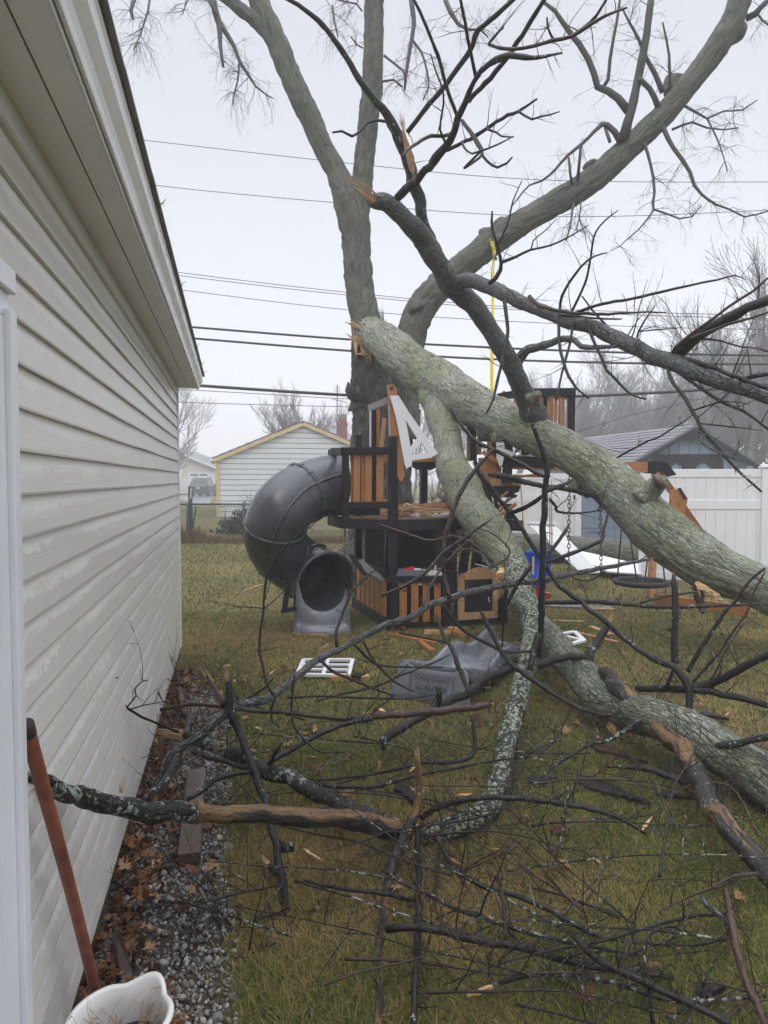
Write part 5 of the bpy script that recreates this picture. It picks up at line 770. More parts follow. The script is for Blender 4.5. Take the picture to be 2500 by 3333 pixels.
# ------------------------------------------------------------------ swings
def rope(mb, a, b, r=.006): mb.tube([a, (a + b) / 2 + Vector((0, 0, 0)), b], r, 6)
D0 = 8.7
sw = thing('baby_swing', 'blue bucket baby swing hanging on yellow ropes behind the branches', 'swing', G(1752, 1990))
mb = MB(); rows = []
for j in range(7):
    y = 1788 + j * 16; hw = (40, 45, 46, 44, 42, 40, 38)[j]; dep = (0, .03, .05, .06, .05, .0, -.08)[j]; rows.append([P(1751 + hw * math.sin(a), y + (4 if j == 0 else 0) * abs(math.sin(a)), D0 + dep - .16 * (1 - math.cos(a)) - (.1 if abs(a) > 1.3 else 0)) for a in np.linspace(-1.5, 1.5, 15)])
mb.add([q for r in rows for q in r], [(j * 15 + i, j * 15 + i + 1, j * 15 + 16 + i, j * 15 + 15 + i) for j in range(6) for i in range(14)]); o_ = mb.build('seat_shell', 'blue', sw, True); m_ = o_.modifiers.new('t', 'SOLIDIFY'); m_.thickness = .02
mb = MB(); mb.tube([P(1712, 1870, D0 - .1), P(1722, 1893, D0 - .2), P(1752, 1900, D0 - .26), P(1782, 1893, D0 - .2), P(1792, 1868, D0 - .1)], .03, 10); mb.build('seat_front', 'blue', sw, True)
mb = MB(); mb.beam(P(1736, 1812, D0 - .03), P(1735, 1880, D0 - .06), .024, .006, Vector((0, 1, 0))); mb.build('safety_strap', 'yellow', sw)
for a in ((1695, 1575, 1709, 1795), (1700, 1690, 1713, 1800), (1795, 1565, 1797, 1800), (1789, 1610, 1790, 1795)): mb = MB(); rope(mb, P(a[0], a[1], D0 - .02), P(a[2], a[3], D0 - .06), .007); mb.build('rope', 'yellow_rope', sw, True)
bs = thing('belt_swing', 'black sling swing on two hanging chains before the fallen fence panel', 'swing', G(1905, 1960))
for x0, y0, x1, y1 in ((1853, 1548, 1851, 1862), (1953, 1560, 1957, 1862)):
    mb = MB(); a, b = P(x0, y0, D0), P(x1, y1, D0); k = int((b - a).length / .048); z = (b - a).normalized()
    for i in range(k):
        q = a + (b - a) * ((i + .5) / k); sx = Vector((1, 0, 0)) if i % 2 else Vector((.35, .94, 0))
        mb.tube([q + z * (.033 * math.cos(t)) + sx * (.017 * math.sin(t)) for t in np.linspace(0, 6.283, 11)[:-1]], .0055, 5, closed=True)
    mb.build('chain', 'dark_metal', bs, True)
mb = MB(); rows = [[P(x, y, D0 + o) for x, y in ((1848, 1860), (1856, 1868), (1870, 1880), (1890, 1887), (1915, 1888), (1938, 1880), (1952, 1868), (1960, 1858))] for o in (-.08, .08)]
mb.add(rows[0] + rows[1], [(i, i + 1, 9 + i, 8 + i) for i in range(7)]); o_ = mb.build('seat', 'rubber', bs, True); m_ = o_.modifiers.new('t', 'SOLIDIFY'); m_.thickness = .02
ds_ = thing('disc_swing', 'round black net swing with a padded ring hanging on four ropes', 'swing', G(2085, 1960))
c = P(2087, 1895, 9.0); r = .318; mb = MB(); cp = [c + Vector((math.cos(a) * r, math.sin(a) * r, 0)) for a in np.linspace(0, 6.283, 33)[:-1]]; mb.tube(cp, .034, 10, closed=True); mb.build('ring', 'rubber', ds_, True)
mb = MB()
for i in range(16): a = i * .3927; mb.tube([c + Vector((math.cos(a) * r, math.sin(a) * r, 0)), c], .005, 4, cap=False)
for q in (.08, .15, .22): mb.tube([c + Vector((math.cos(a) * q, math.sin(a) * q, 0)) for a in np.linspace(0, 6.283, 17)[:-1]], .005, 4, closed=True)
mb.build('net', 'rubber', ds_)
for x0, y0, x1, y1 in ((2028, 1660, 2010, 1880), (2043, 1700, 2073, 1888), (2112, 1790, 2100, 1880), (2158, 1830, 2163, 1885)):
    mb = MB(); rope(mb, P(x0, y0, 9.0), P(x1, y1, 9.0), .009); mb.build('rope', 'rubber', ds_, True)
# yellow ratchet strap hung from the leaning stem
st = thing('ratchet_strap', 'long yellow ratchet strap hanging from the leaning stem', 'strap', P(1603, 1480, 13.3))
mb = MB(); q = [(1598, 757), (1601, 785), (1608, 815), (1609, 838), (1607, 860), (1605, 900), (1604, 1000), (1602, 1100), (1601, 1200), (1601, 1300), (1603, 1480)]; w_ = [11, 11, 11, 9, 6, 8, 9, 10, 11, 11, 11]
q = [P(x, y, 13.0) for x, y in q]; q[0].y += .1; v = [p + Vector((s * a / F * 6.5, 0, 0)) for p, a in zip(q, w_) for s in (-1, 1)]; v += [p + Vector((0, .012, 0)) for p in v]; k = len(v) // 2
mb.add(v, [(2 * i, 2 * i + 1, 2 * i + 3, 2 * i + 2) for i in range(10)] + [(k + 2 * i, k + 2 * i + 2, k + 2 * i + 3, k + 2 * i + 1) for i in range(10)] + [(2 * i, 2 * i + 2, k + 2 * i + 2, k + 2 * i) for i in range(10)] + [(2 * i + 1, k + 2 * i + 1, k + 2 * i + 3, 2 * i + 3) for i in range(10)]); mb.build('webbing', 'yellow', st)
mb = MB(); mb.beam(P(1611, 832, 12.95), P(1616, 846, 12.95), .05, .03); mb.build('buckle', 'dark_metal', st)
def text(name, body, m, parent, loc, rot, size, ext=.002):
    cu = bpy.data.curves.new(name, 'FONT'); cu.body = body; cu.size = size; cu.extrude = ext; cu.align_x = 'CENTER'; cu.align_y = 'CENTER'; cu.materials.append(MT[m])
    tmp = bpy.data.objects.new(name, cu); COL.objects.link(tmp); dg = bpy.context.evaluated_depsgraph_get(); me = bpy.data.meshes.new_from_object(tmp.evaluated_get(dg)); bpy.data.objects.remove(tmp)
    o = bpy.data.objects.new(name, me); COL.objects.link(o); o.parent = parent; Mx = rot.to_4x4() if isinstance(rot, Matrix) else rot; o.matrix_local = Matrix.Translation(loc - orig(parent)) @ Mx
    if not me.materials: me.materials.append(MT[m])
    return o
text('lettering', '3,333 LBS / 1512 KG', 'ink', st, P(1604, 798, 12.98), Matrix.Rotation(R(90), 3, 'X') @ Matrix.Rotation(R(98), 3, 'Z'), .062)
# ------------------------------------------------------------------ wave slide on the grass
wv = thing('wave_slide', 'grey plastic wave slide torn off and lying on the grass', 'slide', G(1400, 2275))
O = G(1312, 2262); dr = Vector((.50, .866, 0)); wr = Vector((.866, -.50, 0)); prof = [(-.02, -.11), (0, -.02), (.012, .0), (.035, .0), (.055, -.02), (.085, -.10), (.11, -.125), (.18, -.135), (.25, -.137), (.32, -.135), (.39, -.125), (.415, -.10), (.445, -.02), (.465, .0), (.488, .0), (.50, -.02), (.52, -.11)]
mb = MB(); v = []; NS = 44
for j in range(NS):
    s = -.06 + 1.78 * j / (NS - 1); base = .225 + .040 * math.cos(max(s, 0) * 7.6) - .03 * s
    for a, z in prof:
        zz = base + z * (1 if s > .03 else max(.0, (s + .06) / .09)); v.append(O + dr * max(s, 0) + wr * (a * 1.02) + ZU * max(.012, zz) + dr * 0)
mb.add(v, [(j * 17 + i, j * 17 + i + 1, j * 17 + 18 + i, j * 17 + 17 + i) for j in range(NS - 1) for i in range(16)])
fr = []
for w_, o in ((0, 0), (.08, -.02), (.5, -.05), (.95, -.085), (1, -.08)):
    for a, z in prof:
        b = .225 + .040 + z * .33; fr.append(O + dr * o + wr * (a * 1.02 + (a - .25) * .16 * w_) + ZU * (b * (1 - w_) + .005))
n0 = len(mb.v); mb.add(fr, [(j * 17 + i, j * 17 + 17 + i, j * 17 + 18 + i, j * 17 + i + 1) for j in range(4) for i in range(16)])
o_ = mb.build('bed', 'plastic_mid', wv, True, sub=1); m_ = o_.modifiers.new('t', 'SOLIDIFY'); m_.thickness = .008
nf = (dr * -1 + ZU * .26).normalized(); yv = (ZU - nf * ZU.dot(nf)).normalized(); rot = Matrix((wr, yv, nf)).transposed(); lc = O + wr * .255 + ZU * .125 - dr * .062
mb = MB()
for x, y, ww, hh in ((0, .082, .34, .006), (0, -.085, .34, .006), (-.17, 0, .006, .16), (.17, 0, .006, .16)): q = lc + wr * x + yv * y; mb.beam(q - wr * ww / 2, q + wr * ww / 2, .012, hh, yv)
for i in range(7):
    q = lc + wr * (-.12 + i * .04) + yv * .042
    mb.beam(q - wr * .016, q + yv * .028, .008, .006, nf); mb.beam(q + wr * .016, q + yv * .028, .008, .006, nf)
mb.build('embossing', 'plastic_mid', wv); text('lettering', 'Backyard', 'plastic_mid', wv, lc + nf * .004 - yv * .008, rot, .066, .006); text('lettering', 'DISCOVERY', 'plastic_mid', wv, lc + nf * .003 - yv * .062, rot, .034, .005)
# ------------------------------------------------------------------ debris on the lawn
lat = thing('lattice_panel', 'small white slatted window panel lying flat on the grass', 'panel', G(1057, 2180)); q = [G(x, y, .03) for x, y in ((989, 2148), (1148, 2148), (1134, 2199), (968, 2196))]
mb = MB()
for a, b in ((0, 1), (1, 2), (2, 3), (3, 0)): mb.beam(q[a], q[b], .035, .025)
mb.build('frame', 'white_paint', lat, bev=.003); mb = MB()
for k in (.35, .66): mb.beam(q[0].lerp(q[3], k), q[1].lerp(q[2], k), .03, .02)
mb.beam(q[0].lerp(q[1], .5), q[3].lerp(q[2], .5), .03, .016); mb.build('slats', 'white_paint', lat, bev=.003)
def scrap(label, m, x0, y0, x1, y1, w_, h_, z=None, cat='wood scrap', name='wood_scrap', grp='wood scraps on the lawn'):
    mb = MB(); z = h_ / 2 + .004 if z is None else z; mb.beam(G(x0, y0, z), G(x1, y1, z), w_, h_); return tag(mb.build(name, m, bev=.003), label, cat, grp)
scrap('pale square cut timber block beside the white lattice panel', 'cedar_pale', 1075, 2208, 1142, 2206, .06, .045); scrap('black stained timber scrap with a raw end right of the pale block', 'black_wood', 1150, 2200, 1182, 2206, .08, .04); scrap('raw broken timber end by the black scrap', 'fresh', 1180, 2203, 1192, 2208, .08, .036)
scrap('long thin cedar batten lying before the playset front', 'cedar', 1265, 2064, 1420, 2094, .03, .03); scrap('black batten resting against the long cedar one', 'black_wood', 1290, 2062, 1450, 2092, .035, .03); scrap('short orange cedar stick pointing at the wave slide', 'cedar', 1368, 2089, 1407, 2119, .05, .03)
scrap('cedar plank piece by the base of the slatted counter', 'cedar_pale', 1382, 2056, 1470, 2060, .06, .04); scrap('longer cedar plank behind the slide crest', 'cedar', 1430, 2052, 1525, 2068, .05, .04); scrap('top piece of the plank heap beside the chalkboard', 'cedar_pale', 1460, 2047, 1512, 2052, .06, .05); scrap('thin cedar strip crossing the plank heap', 'fresh', 1378, 2063, 1475, 2061, .02, .015)
scrap('thin pale wooden strip under the tube slide exit', 'fresh', 955, 2062, 1068, 2069, .03, .02); scrap('lone splinter of pale wood on the grass left of the slide', 'fresh', 795, 1922, 855, 1902, .03, .01)
scrap('long cedar plank lying in the right hand grass', 'cedar', 1870, 2058, 2012, 2092, .05, .025); scrap('thin cedar strip beside the white broken frame', 'cedar_pale', 1800, 2020, 1900, 2024, .04, .02); scrap('cedar board under the twigs right of the log', 'cedar_pale', 1925, 2040, 1990, 2066, .07, .02); scrap('orange cedar chunk at the far end of the wave slide', 'cedar', 1665, 2102, 1700, 2106, .1, .07); scrap('pale plank end next to the log', 'cedar_pale', 1760, 2098, 1785, 2104, .08, .05)
scrap('grey plastic strip lying behind the level branch', 'plastic_mid', 1770, 1972, 1990, 1978, .1, .02, None, 'panel', 'plastic_strip', None); scrap('pale broken slat beside the grey strip', 'cedar_pale', 1900, 1981, 2000, 1983, .06, .02)
wf = thing('window_frame', 'broken white frame lying by the log', 'frame', G(1860, 2075)); mb = MB(); q = [G(x, y, .03) for x, y in ((1815, 2065), (1870, 2056), (1900, 2085), (1845, 2100))]
for a, b in ((0, 1), (1, 2), (2, 3), (3, 0), (0, 2)): mb.beam(q[a], q[b], .05, .02 + .003 * a)
mb.build('frame', 'white_paint', wf, bev=.003)
rt = thing('rocker_toy', 'red plastic toy half hidden behind the lichen limb', 'toy', G(1772, 1955)); mb = MB(); z_ = P(1772, 1940, 9.0)
mb.plate([[OP(x, y, z_, Vector((0, 1, 0))) for x, y in ((1748, 1900), (1756, 1900), (1760, 1928), (1775, 1930), (1790, 1932), (1794, 1942), (1788, 1950), (1760, 1952), (1750, 1945))]], Vector((0, -1, 0)), .12); mb.build('body', 'red', rt, bev=.012)
fp = thing('fallen_fence_panel', 'ribbed white fence panel knocked over and leaning across the far log', 'fence panel', G(1920, 1870))
a, b, c, d = P(1718, 1703, 11.6), P(1800, 1701, 12.0), P(1956, 1862, 10.4), P(1895, 1866, 10.1); mb = MB()
for i in range(9):
    k0, k1 = i / 9 + .006, (i + 1) / 9 - .03; q = [a.lerp(b, k0), a.lerp(b, k1), d.lerp(c, k1), d.lerp(c, k0)]; mb.plate([q], (q[1] - q[0]).cross(q[3] - q[0]) * -1, .02)
mb.build('boards', 'vinyl', fp, bev=.003); mb = MB(); mb.beam(P(1706, 1700, 11.5), P(1812, 1704, 11.9), .06, .05); mb.build('rail', 'vinyl', fp, bev=.004)
fp2 = thing('fallen_fence_panel', 'second white fence panel lying flat behind the leaning ribbed one', 'fence panel', G(2000, 1850)); q = [P(1840, 1795, 12.3), P(1900, 1795, 12.6), P(2092, 1838, 11.9), P(2092, 1868, 11.2), P(1980, 1860, 11.2)]; mb = MB(); mb.plate([q], Vector((0, -.5, 1)), .03); mb.build('boards', 'vinyl', fp2)
scrap('flat white scrap on the grass under the disc swing', 'white_paint', 2012, 1879, 2035, 1880, .1, .02, None, 'scrap', 'plastic_scrap', None)
lg = thing('fallen_log', 'big mossy trunk section lying along the back fence line', 'fallen log', G(1870, 1832)); wood_part('stem', 'bark_log', lg, '0:1600,1775,92 1700,1780,92 1800,1786,92 1900,1794,94 2000,1800,94 2110,1806,94 2200,1810,92', [16.1] * 2, 48, .06, fis=.012, fs=14, step=.05, wig=.05)
# ------------------------------------------------------------------ fences
def vinyl(label, pa, pb, h, posts, mid, latch=None, gate=False):
    t = thing('vinyl_fence', label, 'fence', pa); e = (pb - pa).normalized(); nrm = Vector((e.y, -e.x, 0)); L = (pb - pa).length; mb = MB(); k = int(L / .152)
    for z0, z1 in ((.1, mid - .07), (mid + .07, h - .12)):
        for i in range(k): a = pa + e * (L * i / k + .0012); b = pa + e * (L * (i + 1) / k - .0012); mb.beam((a + b) / 2 + ZU * z0, (a + b) / 2 + ZU * z1, (b - a).length, .022, nrm)
    mb.build('boards', 'vinyl', t, bev=.003)
    for z, hh in ((.06, .14), (mid, .15), (h - .065, .13)): mb = MB(); mb.beam(pa + ZU * z, pb + ZU * z, .045, hh); mb.build('rail', 'vinyl', t, bev=.006)
    for s in posts:
        q = pa + e * s; mb = MB(); mb.beam(q, q + ZU * (h + .02), .13, .13, nrm); p_ = mb.build('post', 'vinyl', t, bev=.006); mb = MB(); mb.beam(q + ZU * (h + .02), q + ZU * (h + .045), .17, .17, nrm); mb.beam(q + ZU * (h + .045), q + ZU * (h + .075), .13, .13, nrm); mb.build('cap', 'vinyl', p_, bev=.012)
    if latch: mb = MB(); q = latch; mb.beam(q, q - ZU * .09, .04, .04); mb.build('latch', 'ink', t, bev=.006)
    return t
fa, fb_ = P(2096, 1800, 11.3), P(2485, 1800, 11.15); fa.z = fb_.z = 0; e = (fb_ - fa).normalized()
vinyl('tall white vinyl privacy fence along the right side of the yard', fa, fb_ + e * 1.6, 1.76, (0, (fb_ - fa).length, (fb_ - fa).length + 1.6), 1.2)
fa, fb_ = P(1560, 1700, 15.0), P(1880, 1700, 14.8); fa.z = fb_.z = 0
vinyl('white vinyl fence section with a black latch behind the wrecked tower', fa, fb_, 1.72, ((fb_ - fa).length,), 1.2, P(1870, 1612, 14.6))
bw = thing('board_fence', 'blue grey vertical board fence seen through the gap in the white one', 'fence', P(1890, 1760, 18.6)); a, b = P(1865, 1700, 18.6), P(2160, 1700, 18.6); a.z = b.z = 0; mb = MB(); k = 11
for i in range(k):
    for z0, z1 in ((.0, .28), (.33, 1.3)): p0 = a.lerp(b, i / k + .003); p1 = a.lerp(b, (i + 1) / k - .003); q = (p0 + p1) / 2; mb.beam(q + ZU * z0, q + ZU * z1, (p1 - p0).length, .03, Vector((0, 1, 0)))
mb.beam(a + ZU * .305 + Vector((0, .03, 0)), b + ZU * .305 + Vector((0, .03, 0)), .06, .05); mb.build('boards', 'blue_dark', bw)
cl = thing('chain_link_fence', 'low dark green chain link fence across the back of the lawn', 'fence', P(880, 1765, 18.0)); a, b = P(540, 1700, 18.0), P(1480, 1700, 18.0); a.z = b.z = 0; L = (b - a).length; CH = .97
mb = MB(); mb.tube([a + ZU * CH, b + ZU * CH], .022, 8); mb.build('top_rail', 'chain_wire', cl, True)
for k in (.02, .075, .27, .62, .9): q = a.lerp(b, k); mb = MB(); mb.tube([q, q + ZU * (CH + .05)], .03, 8); mb.build('post', 'chain_wire', cl, True)
mb = MB(); k = int(L / .085)
for i in range(-12, k):
    for s in (0, 1):
        x0, x1 = i * .085, i * .085 + CH; x0c, x1c = max(0, x0), min(L, x1)
        if x1c <= x0c: continue
        z0, z1 = x0c - x0, x1c - x0
        if s: z0, z1 = CH - z0, CH - z1
        mb.tube([a.lerp(b, x0c / L) + ZU * (z0 + .02) + Vector((0, .01 * s, 0)), a.lerp(b, x1c / L) + ZU * (z1 + .02) + Vector((0, .01 * s, 0))], .0045, 3, cap=False)
mb.build('mesh', 'chain_wire', cl)
gp = thing('gate_post', 'teal painted metal post with a white latch by the chain link fence', 'gate post', P(620, 1740, 18.2)); mb = MB(); q = P(621, 1740, 18.2); q.z = 0; mb.beam(q, q + ZU * 1.42, .1, .06); mb.build('post', 'green_metal', gp, bev=.01)
mb = MB(); mb.beam(q + Vector((.02, -.05, 1.1)), q + Vector((.04, -.05, 1.38)), .03, .02); mb.build('latch', 'white_paint', gp, bev=.004)
mb = MB(); mb.beam(q + Vector((.05, 0, .3)), q + Vector((.14, 0, .9)), .06, .03); mb.build('brace', 'green_metal', gp)
# ------------------------------------------------------------------ neighbouring houses
def gable(name, label, EL, A, ER, back, z_base, wm, rm, tm, over, courses=None, battens=None):
    """building with a gable end EL-A-ER facing us and a body running back along `back`"""
    t = thing(name, label, name.replace('_', ' '), Vector(((EL.x + ER.x) / 2, EL.y, 0))); ux = (ER - EL); ux.z = 0; w_ = ux.length; ux.normalize(); nrm = Vector((ux.y, -ux.x, 0)); ze = (EL.z + ER.z) / 2; za = A.z; ka = (A - EL).dot(ux)
    Z = lambda x: ze + (za - ze) * (x / ka if x < ka else (w_ - x) / (w_ - ka)); X = lambda x, z, o=0: Vector((EL.x, EL.y, 0)) + ux * x + ZU * z - nrm * o
    mb = MB(); v = [X(0, z_base, .03), X(w_, z_base, .03), X(w_, ze, .03), X(ka, za, .03), X(0, ze, .03)]; v += [q + back for q in v]; mb.add(v, [(0, 1, 2, 3, 4), (9, 8, 7, 6, 5), (0, 4, 9, 5), (1, 6, 7, 2)]); mb.build('wall', 'ink' if courses else wm, t)
    if courses:
        mb = MB(); z = z_base
        while z < za - .06:
            z1 = min(z + courses, za); zs = [z + .012, z1 - .012]; pts = []
            xl = [0 if q <= ze else ka * (q - ze) / (za - ze) for q in zs]; xr = [w_ if q <= ze else w_ - (w_ - ka) * (q - ze) / (za - ze) for q in zs]
            loop = [X(xl[0], zs[0]), X(xr[0], zs[0])] + ([X(w_, ze)] if zs[0] < ze < zs[1] else []) + [X(xr[1], zs[1])] + [X(xl[1], zs[1])] + ([X(0, ze)] if zs[0] < ze < zs[1] else [])
            if (loop[2] - loop[3]).length > .02 or len(loop) > 4: mb.plate([loop], nrm, .02)
            q0, q1 = X(0, z + .008), X(0, min(z1, ze) - .008)
            if z1 <= ze + .01: mb.plate([[q0 - ux * .012, q1 - ux * .012, q1 - ux * .012 + back, q0 - ux * .012 + back]], ux * -1, .02)
            z = z1
        mb.build('siding', wm, t)
    if battens:
        mb = MB(); x = battens * .5
        while x < w_: mb.beam(X(x, z_base, -.01), X(x, Z(x) - .05, -.01), .035, .03, nrm); x += battens
        mb.build('battens', wm, t)
    mb = MB(); ov = .25; sl = (za - ze)
    for s in (0, 1):
        x0, x1 = (-ov, ka) if s == 0 else (w_ + ov, ka); z0 = Z(0) - sl / ka * ov if s == 0 else Z(w_) - sl / (w_ - ka) * ov
        q = [X(x0, z0 + .03, -over), X(x1, za + .03, -over), X(x1, za + .03, -over) + back - nrm * over, X(x0, z0 + .03, -over) + back - nrm * over]; v = q + [p + ZU * .07 for p in q]; mb.add(v, [(0, 1, 2, 3), (7, 6, 5, 4), (0, 4, 5, 1), (1, 5, 6, 2), (2, 6, 7, 3), (3, 7, 4, 0)])
        nrows = 11
        for i in range(nrows):
            a_, b_ = q[0].lerp(q[1], i / nrows), q[0].lerp(q[1], (i + 1) / nrows); c_, d_ = q[3].lerp(q[2], i / nrows), q[3].lerp(q[2], (i + 1) / nrows); up = ZU * .075; mb.add([a_ + ZU * .1, c_ + ZU * .1, d_ + up, b_ + up], [(0, 1, 2, 3)] if s else [(3, 2, 1, 0)])
    mb.build('roof', rm, t); mb = MB()
    for s in (0, 1):
        x0 = -ov if s == 0 else w_ + ov; z0 = Z(0) - sl / ka * ov if s == 0 else Z(w_) - sl / (w_ - ka) * ov; mb.beam(X(x0, z0 - .04, -over - .01 - .006 * s), X(ka, za - .04, -over - .01 - .006 * s), .14, .025, nrm)
    mb.build('rake_board', tm, t); return t, X, ux, nrm, w_
gu = Vector((.96, .28, 0)); EL = P(705, 1492, 30); A_ = P(986, 1378, 31.0); ER = P(1268, 1492, 32.1); ER.z = EL.z
g1, X, ux, nrm, w_ = gable('white_garage', 'white clapboard garage with yellow trimmed gable beyond the chain link fence', EL, A_, ER, Vector((-1.5, 6.5, 0)), 0, 'white_board', 'shingle', 'yellow_paint', .12, courses=.226)
mb = MB(); mb.beam(X(.04, 0, -.03), X(.04, 2.4, -.03), .13, .04, nrm); mb.build('corner_board', 'yellow_paint', g1); mb = MB(); mb.beam(X(-.2, 2.42, -.2), X(-.2, 2.42, -.2) + Vector((-1.5, 6.5, 0)), .12, .1); mb.build('gutter', 'trim', g1)
EL = P(2066, 1504, 24); A_ = P(2256, 1394, 24); ER = P(2432, 1504, 24); bk = Vector((-1.7, 7.6, 0))
g2, X, ux, nrm, w_ = gable('blue_garage', 'pale blue board garage with dark trim and grey shingle roof behind the white fence', EL, A_, ER, bk, 0, 'blue_board', 'shingle_grey', 'black_wood', .3, battens=.34)
gp_ = lambda x, y, o: OP(x, y, EL + nrm * o, nrm)
mb = MB(); mb.beam(gp_(2116, 1484, .05), gp_(2356, 1484, .05), .06, .13); mb.build('header', 'black_wood', g2)
mb = MB(); mb.plate([[gp_(x, y, .045) for x, y in ((2122, 1488), (2355, 1488), (2355, 1530), (2318, 1530), (2310, 1514), (2298, 1507), (2282, 1507), (2270, 1514), (2262, 1530), (2222, 1530), (2220, 1516), (2205, 1508), (2196, 1506), (2190, 1515), (2178, 1530), (2122, 1530))]], nrm, .04); mb.build('valance', 'black_wood', g2)
mb = MB(); mb.plate([[gp_(x, y, .28) for x, y in ((2256, 1400), (2302, 1428), (2296, 1432), (2212, 1432), (2208, 1428))]], nrm, .03); mb.build('gable_truss', 'black_wood', g2)
g3 = thing('brick_chimney_house', 'grey roofed house with brick chimney behind the white garage', 'house', P(1120, 1560, 44)); q = [P(1030, 1394, 44), P(1106, 1396, 44), P(1175, 1440, 44), P(1300, 1500, 44), P(1030, 1500, 41)]
mb = MB(); v = [P(1020, 1394, 46), P(1108, 1396, 46), P(1330, 1510, 42), P(1000, 1510, 40)]; v += [p + Vector((0, 1, -.2)) for p in v]; mb.add(v, [(0, 1, 2, 3), (7, 6, 5, 4), (0, 4, 5, 1), (1, 5, 6, 2), (2, 6, 7, 3), (3, 7, 4, 0)]); rf = mb.build('roof', 'shingle_grey', g3)
mb = MB(); a = P(1115, 1440, 43); mb.beam(a - ZU * .6, a + ZU * 1.05, .55, .5, Vector((0, 1, 0))); mb.beam(a + ZU * 1.05, a + ZU * 1.2, .62, .56, Vector((0, 1, 0))); mb.beam(a + ZU * 1.2, a + ZU * 1.42, .46, .42, Vector((0, 1, 0))); ch = mb.build('chimney', 'brick', rf); mb = MB(); mb.beam(a + ZU * .78, a + ZU * .82, .57, .52, Vector((0, 1, 0))); mb.build('chimney_band', 'concrete', rf); mb = MB(); mb.beam(a + ZU * 1.42, a + ZU * 1.66, .5, .46, Vector((0, 1, 0))); mb.build('chimney_cap', 'concrete', rf)
mb = MB(); mb.beam(Vector((-6, 44.5, 0)), Vector((1, 44.5, 0)), 4, .01); mb.beam(P(1020, 1520, 44.0) * 1, P(1300, 1520, 44.0), .2, 2.6); mb.build('wall', 'siding_far', g3)
an = thing('tv_antenna', 'thin roof antenna mast with cross rods beside the brick chimney', 'antenna', P(1097, 1395, 42.5)); mb = MB(); m0, m1 = P(1097, 1420, 42.5), P(1098, 1252, 42.5); mb.tube([m0, m1], .03, 6); mb.build('mast', 'dark_metal', an); mb = MB()
for y, w_ in ((1258, .14), (1263, .18), (1268, .2), (1274, .2), (1280, .16)): q = P(1098, y, 42.5); mb.tube([q - Vector((w_, .1, 0)), q + Vector((w_, .1, 0))], .012, 4)
mb.tube([P(1082, 1299, 42.5), P(1125, 1309, 42.5)], .02, 4)
for k in range(7): q = P(1084 + 6 * k, 1299 + k * 1.5, 42.5); mb.tube([q - Vector((.03, .2, .05)), q + Vector((.03, .2, .05))], .012, 4)
mb.build('rods', 'dark_metal', an)
g4 = thing('beige_house', 'distant beige house with a white garage door at the far left', 'house', P(620, 1600, 74)); yv_ = 74
mb = MB(); q = [P(x, y, yv_) for x, y in ((430, 1500), (600, 1484), (690, 1520), (690, 1607), (430, 1607))]; mb.plate([q], Vector((0, -1, 0)), 6); mb.build('wall', 'siding_far', g4)
mb = MB(); v = [P(430, 1478, yv_ - .4), P(604, 1478, yv_ - .4), P(690, 1516, yv_ - .4), P(706, 1524, yv_ - .4), P(640, 1471, yv_ + 7), P(430, 1471, yv_ + 7), P(740, 1510, yv_ + 7)]; mb.add(v + [p - ZU * .25 for p in v], [(0, 1, 4, 5), (1, 3, 6, 4), (0, 7, 8, 1), (1, 8, 10, 3)]); mb.build('roof', 'shingle_grey', g4)
mb = MB(); mb.beam(P(600, 1481, yv_ - .5), P(702, 1523, yv_ - .5), .22, .1, Vector((0, 1, 0))); mb.build('fascia', 'white_paint', g4); mb = MB(); q = [P(x, y, yv_ - .06) for x, y in ((612, 1538), (700, 1538), (700, 1606), (612, 1606))]; mb.plate([q], Vector((0, -1, 0)), .08); gd = mb.build('garage_door', 'white_paint', g4)
for x in (620, 650): mb = MB(); q = [P(xx, yy, yv_ - .1) for xx, yy in ((x, 1543), (x + 24, 1543), (x + 24, 1548), (x, 1548))]; mb.plate([q], Vector((0, -1, 0)), .04); mb.build('window', 'glass', gd)
mb = MB(); q = [P(xx, yy, yv_ - .06) for xx, yy in ((578, 1528), (590, 1528), (590, 1555), (578, 1555))]; mb.plate([q], Vector((0, -1, 0)), .08); mb.build('window', 'trim', g4); mb = MB()
for k in range(7): q = P(584 + k * 4, 1590, 72); mb.beam(q, q + ZU * 1.0, .05, .05)
mb.beam(P(583, 1556, 72), P(612, 1562, 72), .06, .08); mb.build('porch_railing', 'white_paint', g4)
dv = MB(); dv.add([Vector((-21.6, 70, .006)), Vector((-17, 70, .006)), G(683, 1640, .006), G(640, 1640, .006)], [(0, 1, 2, 3)][::-1]); struct(dv.build('driveway', 'asphalt'))
car = thing('parked_car', 'dark SUV parked tail toward us on the far wet driveway', 'car', P(645, 1607, 66)); c = P(645, 1607, 66); c.z = 0
secs = [(0, .40, .95, 1.0, .86, .80), (.12, .32, .98, 1.1, .9, .86), (.6, .3, .98, 1.68, .9, .66), (2.4, .3, .98, 1.72, .9, .68), (3.3, .3, .98, 1.15, .9, .74), (4.5, .35, .85, .9, .84, .7)]; mb = MB(); v = []
for y, zb, zm, zt, hw, tw in secs: v += [c + Vector((sx * w_, y, z)) for sx, w_, z in ((-1, hw * .96, zb), (-1, hw, zm), (-1, tw, zt), (1, tw, zt), (1, hw, zm), (1, hw * .96, zb))]
mb.add(v, [(j * 6 + i, j * 6 + (i + 1) % 6, j * 6 + 6 + (i + 1) % 6, j * 6 + 6 + i) for j in range(5) for i in range(6)] + [(5, 4, 3, 2, 1, 0), tuple(range(30, 36))]); mb.build('body', 'car_paint', car, bev=.05)
